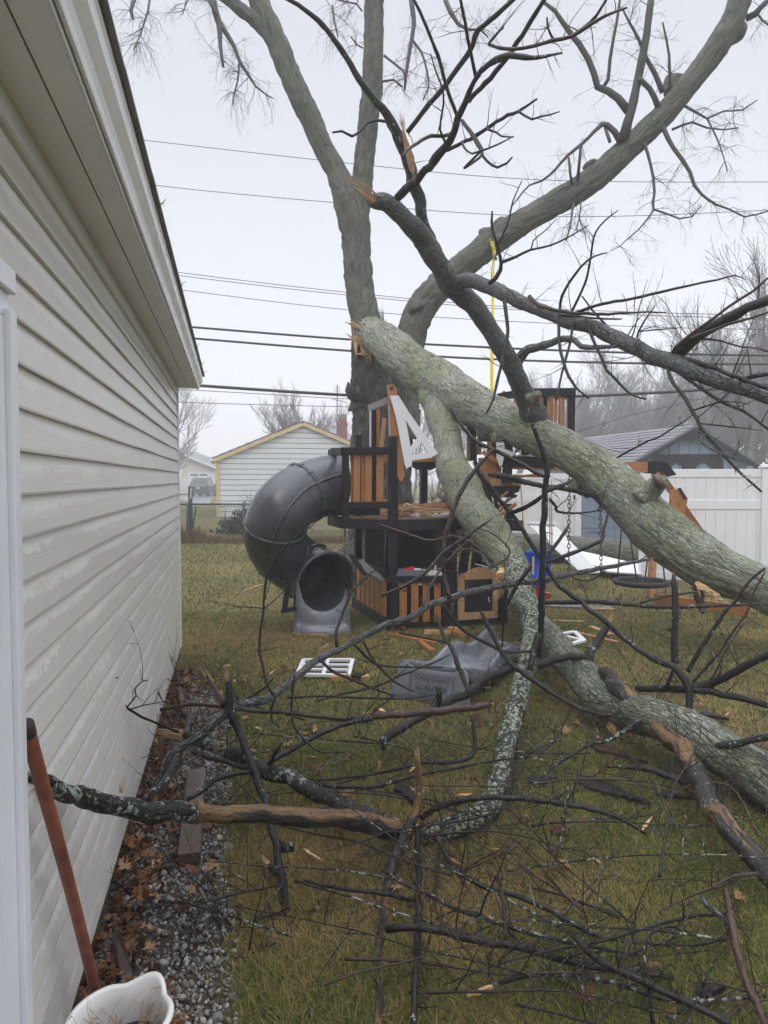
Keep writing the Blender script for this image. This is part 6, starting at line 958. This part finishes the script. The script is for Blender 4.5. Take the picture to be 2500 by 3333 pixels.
mb = MB(); mb.plate([[c + Vector((x, .28 - .03 + (z - 1.1) * .72 - .12, z)) for x, z in ((-.74, 1.1), (.74, 1.1), (.6, 1.58), (-.6, 1.58))]], Vector((0, -1, .6)), .03); mb.build('rear_window', 'glass', car)
for s in (-1, 1):
    mb = MB(); mb.beam(c + Vector((s * .72, -.02, .85)), c + Vector((s * .72, -.02, 1.02)), .26, .08, Vector((0, 1, 0))); mb.build('tail_lamp', 'lamp_red', car); mb = MB(); mb.tube([c + Vector((s * .62, .75, .33)), c + Vector((s * .86, .75, .33))], .33, 18); mb.build('wheel', 'rubber', car, True); mb = MB(); mb.tube([c + Vector((s * .62, 3.5, .33)), c + Vector((s * .86, 3.5, .33))], .33, 18); mb.build('wheel', 'rubber', car, True)
    mb = MB(); mb.beam(c + Vector((s * .62, .8, 1.76)), c + Vector((s * .62, 2.4, 1.78)), .05, .05); mb.build('roof_rail', 'dark_metal', car); mb = MB(); mb.beam(c + Vector((s * .9, 2.9, 1.05)), c + Vector((s * 1.08, 2.9, 1.08)), .12, .16); mb.build('mirror', 'car_paint', car)
mb = MB(); mb.beam(c + Vector((-.16, -.05, .8)), c + Vector((.16, -.05, .8)), .03, .15); mb.build('licence_plate', 'white_paint', car); mb = MB(); mb.beam(c + Vector((-.8, -.06, .5)), c + Vector((.8, -.06, .5)), .12, .16); mb.build('bumper', 'dark_metal', car); mb = MB(); mb.beam(c + Vector((-.5, -.03, .98)), c + Vector((.5, -.03, .98)), .02, .03); mb.build('trim_strip', 'metal', car)
# ------------------------------------------------------------------ overhead cables
CB = [('thin top overhead cable', '0:380,446 1050,522 1600,576 2000,591 2500,592 2700,590', 2), ('second thin overhead cable from the top', '0:430,592 600,614 1050,656 1600,698 2000,704 2500,684 2700,674', 2), ('upper cable of the close pair', '0:500,875 600,889 1050,943 1600,995 2050,1015 2500,1027 2700,1030', 2), ('lower cable of the close pair', '0:500,884 600,899 1050,952 1600,1003 2050,1024 2500,1038 2700,1042', 2), ('thin cable just below the close pair', '0:510,934 600,945 1050,1000 1510,1038 2050,1062 2500,1073 2700,1076', 2), ('thick black cable, upper of two at mid height', '0:540,1058 605,1063 1140,1105 1600,1131 2050,1148 2500,1157 2700,1158', 7), ('thick black cable, lower of two at mid height', '0:560,1096 615,1100 1140,1142 1600,1169 2050,1182 2500,1185 2700,1184', 7), ('thickest black cable passing just over the white garage', '0:540,1247 605,1252 1150,1287 1500,1294 1860,1290 2100,1280 2323,1266 2700,1235', 10), ('faint cable below the thickest one', '0:560,1307 600,1310 1150,1324 1500,1320 1900,1290', 2), ('faint cable rising right above the shingle roof', '0:1880,1405 2050,1352 2200,1318 2350,1280 2500,1230 2700,1150', 2), ('faint lowest cable crossing above the garage', '0:540,1264 600,1268 900,1285 1150,1299 1600,1310', 2)]
for lb, s, w_ in CB:
    q = [tuple(map(float, a.split(','))) for a in s[2:].split()]; pts = [P(x, y, 19.5) for x, y in q]; p, r = spline(pts, [w_ / F * 19.5 / 2] * len(pts), .6); mb = MB(); mb.tube(p, r, 6); tag(mb.build('power_cable', 'wire', None, True), lb + ' strung across the sky', 'cable', 'overhead cables')
# ------------------------------------------------------------------ bare trees beyond
def bare(seed, h, spread=.5, lean=0.0, base=0.16, trunk=.2, multi=1):
    global rng
    old = rng; rng = random.Random(seed); tb, cb = MB(), MB()
    def grow(p, d, L, r, lev, mb):
        n = 4; q = [p]; dd = d
        for i in range(n):
            dd = (dd + Vector((rng.gauss(0, .13), rng.gauss(0, .13), .07 + rng.gauss(0, .05)))).normalized(); q.append(q[-1] + dd * (L / n))
        rr = [max(r * (1 - .45 * i / n), .009) for i in range(n + 1)]; mb.tube(q, rr, 6 if lev > 4 else (4 if lev > 2 else 3), cap=False)
        if lev == 0: return
        for i in range(1, n + 1):
            for _ in range(2 if i > 1 and rng.random() < .62 else 1):
                ax = Vector((rng.gauss(0, 1), rng.gauss(0, 1), rng.gauss(.15, .5))); t = (q[i] - q[i - 1]).normalized(); ax = (ax - t * ax.dot(t)).normalized()
                grow(q[i], (t + ax * rng.uniform(.4, 1.0) * spread * 1.6).normalized(), L * rng.uniform(.45, .68), rr[i] * rng.uniform(.5, .72), lev - 1, cb)
    for m_ in range(multi):
        grow(Vector((rng.uniform(-.4, .4) * (multi > 1), 0, 0)), Vector((lean + rng.uniform(-.25, .25) * (multi > 1), 0, 1)), h * (.42 if multi == 1 else .36), h * base * .1, 4, tb)
    rng = old; return tb, cb
KIND = []
for sd0, h, sp, multi in ((11, 12, .5, 1), (23, 12, .42, 1), (37, 12, .55, 1), (51, 12, .36, 4)):
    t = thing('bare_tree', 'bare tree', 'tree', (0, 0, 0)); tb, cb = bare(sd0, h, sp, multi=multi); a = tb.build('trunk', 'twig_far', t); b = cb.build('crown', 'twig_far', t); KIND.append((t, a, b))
used = set()
def plant(k, px, d, h, rz, label, group):
    t, a, b = KIND[k]; x = P(px, 1600, d); loc = Vector((x.x, d, 0))
    if k not in used: used.add(k); o = t; 
    else:
        o = t.copy(); COL.objects.link(o)
        for ch in (a, b): c = ch.copy(); COL.objects.link(c); c.parent = o
    o.location = loc; o.rotation_euler = (0, 0, rz); s = h / 12; o.scale = (s, s, s); o['label'] = label; o['group'] = group
GRP = 'bare trees beyond the yards'
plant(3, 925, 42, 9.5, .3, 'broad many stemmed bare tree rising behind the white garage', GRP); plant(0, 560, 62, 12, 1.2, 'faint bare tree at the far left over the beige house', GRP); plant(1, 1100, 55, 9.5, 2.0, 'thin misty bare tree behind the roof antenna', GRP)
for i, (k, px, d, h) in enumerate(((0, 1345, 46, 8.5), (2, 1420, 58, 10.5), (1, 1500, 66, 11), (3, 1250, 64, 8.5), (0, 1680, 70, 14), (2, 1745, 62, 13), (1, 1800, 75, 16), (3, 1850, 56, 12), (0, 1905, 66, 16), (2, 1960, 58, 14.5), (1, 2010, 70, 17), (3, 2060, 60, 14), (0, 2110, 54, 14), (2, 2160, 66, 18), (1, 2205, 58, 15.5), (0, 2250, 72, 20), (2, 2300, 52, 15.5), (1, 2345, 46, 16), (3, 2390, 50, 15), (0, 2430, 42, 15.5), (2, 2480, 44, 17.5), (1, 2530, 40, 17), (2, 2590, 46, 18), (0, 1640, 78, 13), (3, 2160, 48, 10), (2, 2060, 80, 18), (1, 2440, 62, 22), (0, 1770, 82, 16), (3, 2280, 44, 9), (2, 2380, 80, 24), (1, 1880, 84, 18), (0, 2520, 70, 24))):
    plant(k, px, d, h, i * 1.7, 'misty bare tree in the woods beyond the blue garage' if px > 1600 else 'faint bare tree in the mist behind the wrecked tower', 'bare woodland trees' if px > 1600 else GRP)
# ------------------------------------------------------------------ shrubs and undergrowth
def leafy(name, label, cat, m, cx, cyy, w_, dep, h, n, size, kind=None, dry=.2, stems=8):
    t = thing(name, label, cat, (cx, cyy, 0)); u = nr.normal(size=(n, 3)); u /= np.linalg.norm(u, axis=1)[:, None]; r = nr.uniform(.35, 1, n) ** .5
    lump = np.array([.75 + .5 * noise.noise(Vector(q) * 2.2 + Vector((cx, 0, 0))) for q in u]); c = u * (r * lump)[:, None] * [w_ / 2, dep / 2, h]; c[:, 2] = np.abs(c[:, 2]); c += [cx, cyy, 0]
    d1 = nr.normal(size=(n, 3)); d1 /= np.linalg.norm(d1, axis=1)[:, None]; d2 = np.cross(d1, nr.normal(size=(n, 3))); d2 /= np.linalg.norm(d2, axis=1)[:, None]; s = size * nr.uniform(.5, 1.3, (n, 1))
    Vv = np.stack([c - d1 * s, c + d2 * s * .5, c + d1 * s, c - d2 * s * .5], 1).reshape(-1, 3); i = np.arange(n)[:, None] * 4; Fc = np.concatenate([i + [0, 1, 2], i + [0, 2, 3]], 1).reshape(-1, 3); T = np.stack([nr.random(n), np.where(nr.random(n) < dry, .8, 0), np.zeros(n)], 1).repeat(4, 0); npmesh('foliage', m, Vv, Fc, T, t)
    mb = MB()
    for k in range(stems): twig(mb, (cx + rng.uniform(-.3, .3) * w_, cyy + rng.uniform(-.3, .3) * dep, 0), (rng.uniform(-.4, .4), rng.uniform(-.3, .3), 1), h * rng.uniform(.8, 1.15), .012, 2, 0, .35, 4, 3)
    mb.build('stems', 'bark_red', t); return t
x = P(790, 1660, 21).x; leafy('ivy_bush', 'dark mound of ivy behind the chain link fence', 'bush', 'ivy', x + .2, 21, 2.7, 1.6, .78, 3200, .06, stems=10); leafy('ivy_bush', 'taller dark shrub rising behind the tube slide', 'bush', 'ivy', P(800, 1660, 20).x, 20.4, .9, .8, 1.25, 500, .07, stems=6)
leafy('hedge', 'dense reddish brown bush behind the playset deck', 'bush', 'hedge', P(1462, 1600, 16.3).x, 16.6, 1.25, 1.0, 1.75, 6500, .035, stems=14); leafy('hedge', 'brown scrubby bush at the far end of the white fence', 'bush', 'hedge', P(2440, 1560, 22).x, 22.5, 2.6, 1.2, 2.1, 3500, .06, stems=8)
n = 3000; xs = nr.uniform(P(575, 1700, 17.8).x, P(1160, 1700, 17.8).x, n); ys = 17.75 + nr.normal(0, .16, n); h = nr.uniform(.05, .24, n) * (1 + 1.3 * (xs < P(660, 1700, 17.8).x)); a = nr.uniform(0, 6.28, n); l = h * nr.uniform(.1, .6, n)
Vv = np.stack([np.stack([xs - .008, ys, xs * 0], 1), np.stack([xs + .008, ys, xs * 0], 1), np.stack([xs + np.cos(a) * l, ys + np.sin(a) * l, h], 1)], 1).reshape(-1, 3); struct(npmesh('weeds', 'weed', Vv, np.arange(3 * n).reshape(-1, 3), np.stack([nr.random(n) * .6, nr.random(n) * .5, np.zeros(n)], 1).repeat(3, 0)), 'stuff')
# ------------------------------------------------------------------ gravel strip: leaves, board, bucket, pole
oak = [(0, -.5), (.03, -.36), (.14, -.34), (.10, -.22), (.24, -.20), (.36, -.10), (.20, -.05), (.12, .0), (.26, .06), (.40, .20), (.22, .18), (.12, .20), (.16, .30), (.22, .42), (.10, .38), (.03, .40), (0, .55)]; oak = oak + [(-x * .93, y + .02) for x, y in oak[-2:0:-1]]
LM = []
for k in range(5):
    tr = tessellate_polygon([[Vector((x, y, 0)) for x, y in oak]]); c1, c2 = rng.uniform(-.5, .9), rng.uniform(-.6, .6); v = [(x * .11, y * .11, .11 * (c1 * x * x * 1.6 + c2 * y * y + .25 * noise.noise(Vector((x * 4, y * 4, k))) + .05)) for x, y in oak]
    tt = nr.random(); o_ = npmesh('oak_leaf', 'leaf', np.array(v), np.array(tr), np.tile([tt, (.0, .9, .3, .7, .1)[k], 0], (len(v), 1))); LM.append(o_.data); bpy.data.objects.remove(o_)
def leaf(x, y, z, s, label, grp):
    o = bpy.data.objects.new('oak_leaf', rng.choice(LM)); COL.objects.link(o); o.location = (x, y, z); o.rotation_euler = (rng.gauss(0, .35), rng.gauss(0, .35), rng.uniform(0, 6.28)); o.scale = (s,) * 3; tag(o, label, 'leaf', grp)
for i in range(120):
    s = rng.uniform(-5.0, -.9); t = abs(rng.gauss(.05, .16)) + .03
    if t > .5: continue
    q = W(s, t, .03 + rng.uniform(0, .03)); leaf(q.x, q.y, q.z, rng.uniform(.4, .9), 'brown lobed oak leaf fallen on the gravel strip by the siding', 'oak leaves on the gravel')
for i in range(170):
    y = math.sqrt(rng.uniform(4, 60)); x = rng.uniform(-.45, .54) * y; s, t = wall_st(x, y)
    if t > .55: leaf(x, y, rng.uniform(.02, .045), rng.uniform(.4, .95), 'tan fallen leaf lying on the grass', 'fallen leaves on the lawn')
lv, lf, lt = [], [], []; k = 0                                   # litter packed against the foundation
me = LM[0]; base = np.array([v.co[:] for v in me.vertices]); trs = np.array([p.vertices[:] for p in me.polygons])
for i in range(620):
    s = nr.uniform(-5.0, -.7); t = abs(nr.normal(0, .10)) + .015; a = nr.uniform(0, 6.28); A3 = np.array(Matrix.Rotation(a, 3, 'Z') @ Matrix.Rotation(nr.normal(0, .7), 3, 'X') @ Matrix.Rotation(nr.normal(0, .7), 3, 'Y')); q = W(s, t, nr.uniform(.01, .05))
    lv.append(base * nr.uniform(.25, .7) @ A3.T + np.array(q)); lf.append(trs + k * len(base)); lt.append(np.tile([nr.random() * .8, (nr.random() < .25) * .7, 0], (len(base), 1))); k += 1
struct(npmesh('leaf_litter', 'leaf', np.concatenate(lv), np.concatenate(lf), np.concatenate(lt)), 'stuff')
for i in range(34):                                                # twigs raked against the wall
    s = rng.uniform(-2.6, -.9); q = W(s, rng.uniform(.04, .3), .03); mb = MB(); twig(mb, q, WD * rng.uniform(-1, 1) + WN * rng.uniform(-.4, .4) + ZU * rng.uniform(0, .45), rng.uniform(.3, .8), rng.uniform(.003, .007), 1, 0, .3, 5, 2); tag(mb.build('twig', rng.choice(['bark_wet', 'bark_grey', 'bark_red']), None, True), 'dry twig in the heap against the house foundation', 'twig', 'twigs heaped by the foundation')
for x0, y0, x1, y1, lb in ((585, 2240, 600, 2330, 'weathered grey stick leaning in the twig heap'), (640, 2270, 605, 2385, 'bleached stick at the right of the twig heap')):
    mb = MB(); limb(mb, [G(x0, y0, .12), G((x0 + x1) / 2, (y0 + y1) / 2, .1), G(x1, y1, .06)], [.014, .017, .016], 10, .15, .3, .03); tag(mb.build('stick', 'bark_grey', None, True), lb, 'stick')
for i in range(46):                                                # wood chips
    y = math.sqrt(rng.uniform(5, 40)); x = rng.uniform(-.28, .5) * y; mb = MB(); a = rng.uniform(0, 6.28); L = rng.uniform(.03, .13); q = Vector((x, y, rng.uniform(.025, .04)))
    if wall_st(x, y)[1] < .2: continue
    chip(mb, q, q + Vector((math.cos(a), math.sin(a), rng.uniform(-.05, .12))) * L, L * rng.uniform(.12, .3)); tag(mb.build('wood_chip', rng.choice(['fresh', 'fresh', 'cedar_pale'])), 'pale fresh wood chip lying in the grass', 'wood chip', 'wood chips on the lawn')
mb = MB(); a, b = (G(618, 2521, .05) + G(666, 2515, .05)) / 2, (G(578, 2800, .05) + G(652, 2795, .05)) / 2; mb.beam(a, b, .092, .055); tag(mb.build('plank', 'brown_board', None, bev=.004), 'old brown painted plank with worn bare streaks lying on the gravel', 'plank')
mb = MB(); q = [G(375, 3040, .14), G(392, 3020, .16), G(432, 3160, .02), G(436, 3205, .01), G(392, 3185, .02)]; mb.plate([q], Vector((.8, -.5, .4)), .025); tag(mb.build('board_scrap', 'brown_board', None, bev=.004), 'dark wet board scrap leaning by the foundation behind the bucket', 'board')
for x0, y0, x1, y1, lb in ((378, 2672, 420, 2655, 'thick pale splinter stuck out under the bare branch at the wall'), (425, 2750, 456, 2700, 'pale bark chip on the gravel under the bare branch'), (497, 2828, 500, 2790, 'narrow pale splinter lying beside the brown plank'), (865, 2800, 895, 2838, 'blond wood chip near the upright stick in the grass'), (985, 2762, 1058, 2808, 'orange torn bark slab lying in the grass'), (1520, 3240, 1628, 3200, 'long pale splinter on the grass at the bottom of the yard'), (1285, 2985, 1282, 2950, 'small upright pale chip by the cut stick')):
    mb = MB(); a, b = G(x0, y0, .03), G(x1, y1, .05); chip(mb, a, b, min(.017, (b - a).length * .10 + .006), .008); tag(mb.build('wood_splinter', 'fresh'), lb, 'splinter')
pole = thing('tool_handle', 'rusty red brown tool handle leaning against the door casing', 'handle', G(318, 3215)); mb = MB(); a, b = P(84, 2358, 1.5), G(330, 3300, .01); p, r = spline([a, (a + b) / 2 + Vector((.004, 0, 0)), b], [.0160, .0150, .0155], .04); mb.tube(p, r, 18); mb.build('shaft', 'rust', pole, True)
mb = MB(); t = (b - a).normalized(); mb.tube([a - t * .004, a - t * .002, a + t * .03, a + t * .031], [.0160, .0172, .0170, .0160], 18); mb.build('end_cap', 'soil', pole, True)
bk_ = thing('bucket', 'white plastic bucket with a pouring lip holding soil and dead stems', 'bucket', (-.655, 1.70, 0)); bc = Vector((-.655, 1.70, 0)); NB = 64
def brim(a): s = math.cos(a - R(75)); return 1 + .20 * math.exp(-((a - R(72)) / .30) ** 2) - .05 * math.exp(-((a - R(40)) / .18) ** 2) - .05 * math.exp(-((a - R(104)) / .18) ** 2)
def brow(r, z, w_): return [bc + Vector((math.cos(a) * r * (1 + (brim(a) - 1) * w_), math.sin(a) * r * (1 + (brim(a) - 1) * w_), (z + .012 * (brim(a) - 1) * 5 * w_) * .87)) for a in [6.2832 * i / NB for i in range(NB)]]
mb = MB(); rw = [brow(.085, .0, 0), brow(.1, .15, .1), brow(.116, .29, .8), brow(.118, .296, .9), brow(.127, .298, 1), brow(.130, .304, 1), brow(.127, .312, 1), brow(.118, .314, 1), brow(.113, .306, 1), brow(.108, .26, .6), brow(.095, .1, .1)]
mb.add([q for r in rw for q in r], [(j * NB + i, j * NB + (i + 1) % NB, (j + 1) * NB + (i + 1) % NB, (j + 1) * NB + i) for j in range(len(rw) - 1) for i in range(NB)]); mb.build('shell', 'bucket', bk_, True)
mb = MB(); q = brow(.103, .20, .3); mb.add(q + [bc + Vector((0, 0, .188))], [(i, (i + 1) % NB, NB) for i in range(NB)]); tag(mb.build('potting_soil', 'soil', None, True), 'dark soil filling the white bucket', 'soil')
dp = thing('dead_plant', 'dry tangled tan stems hanging over the rim of the white bucket', 'plant', bc + Vector((0, 0, .18))); mb = MB()
for i in range(46): a = rng.uniform(0, 6.28); r = rng.uniform(0, .07); twig(mb, bc + Vector((math.cos(a) * r, math.sin(a) * r, .18)), (math.cos(a) * .6 - .1, math.sin(a) * .6 + .3, 1), rng.uniform(.1, .2), .0016, 1, -1.2, .7, 3, 2)
mb.build('stems', 'straw', dp)
# ------------------------------------------------------------------ misty air
hz = MB(); v = [Vector((x, y, z)) for z in (-1, 42) for x, y in ((-420, -40), (420, -40), (420, 420), (-420, 420))]; hz.add(v, [(3, 2, 1, 0), (4, 5, 6, 7), (0, 1, 5, 4), (1, 2, 6, 5), (2, 3, 7, 6), (3, 0, 4, 7)])
m = bpy.data.materials.new('haze_air'); m.use_nodes = True; t = m.node_tree; t.nodes.clear(); vp = nd(t, 'VolumePrincipled', {'Density': .0042, 'Color': (.97, .975, 1, 1), 'Anisotropy': 0.0}); om = nd(t, 'OutputMaterial'); t.links.new(vp.outputs[0], om.inputs['Volume']); MT['haze'] = m
struct(hz.build('haze', 'haze'), 'stuff')
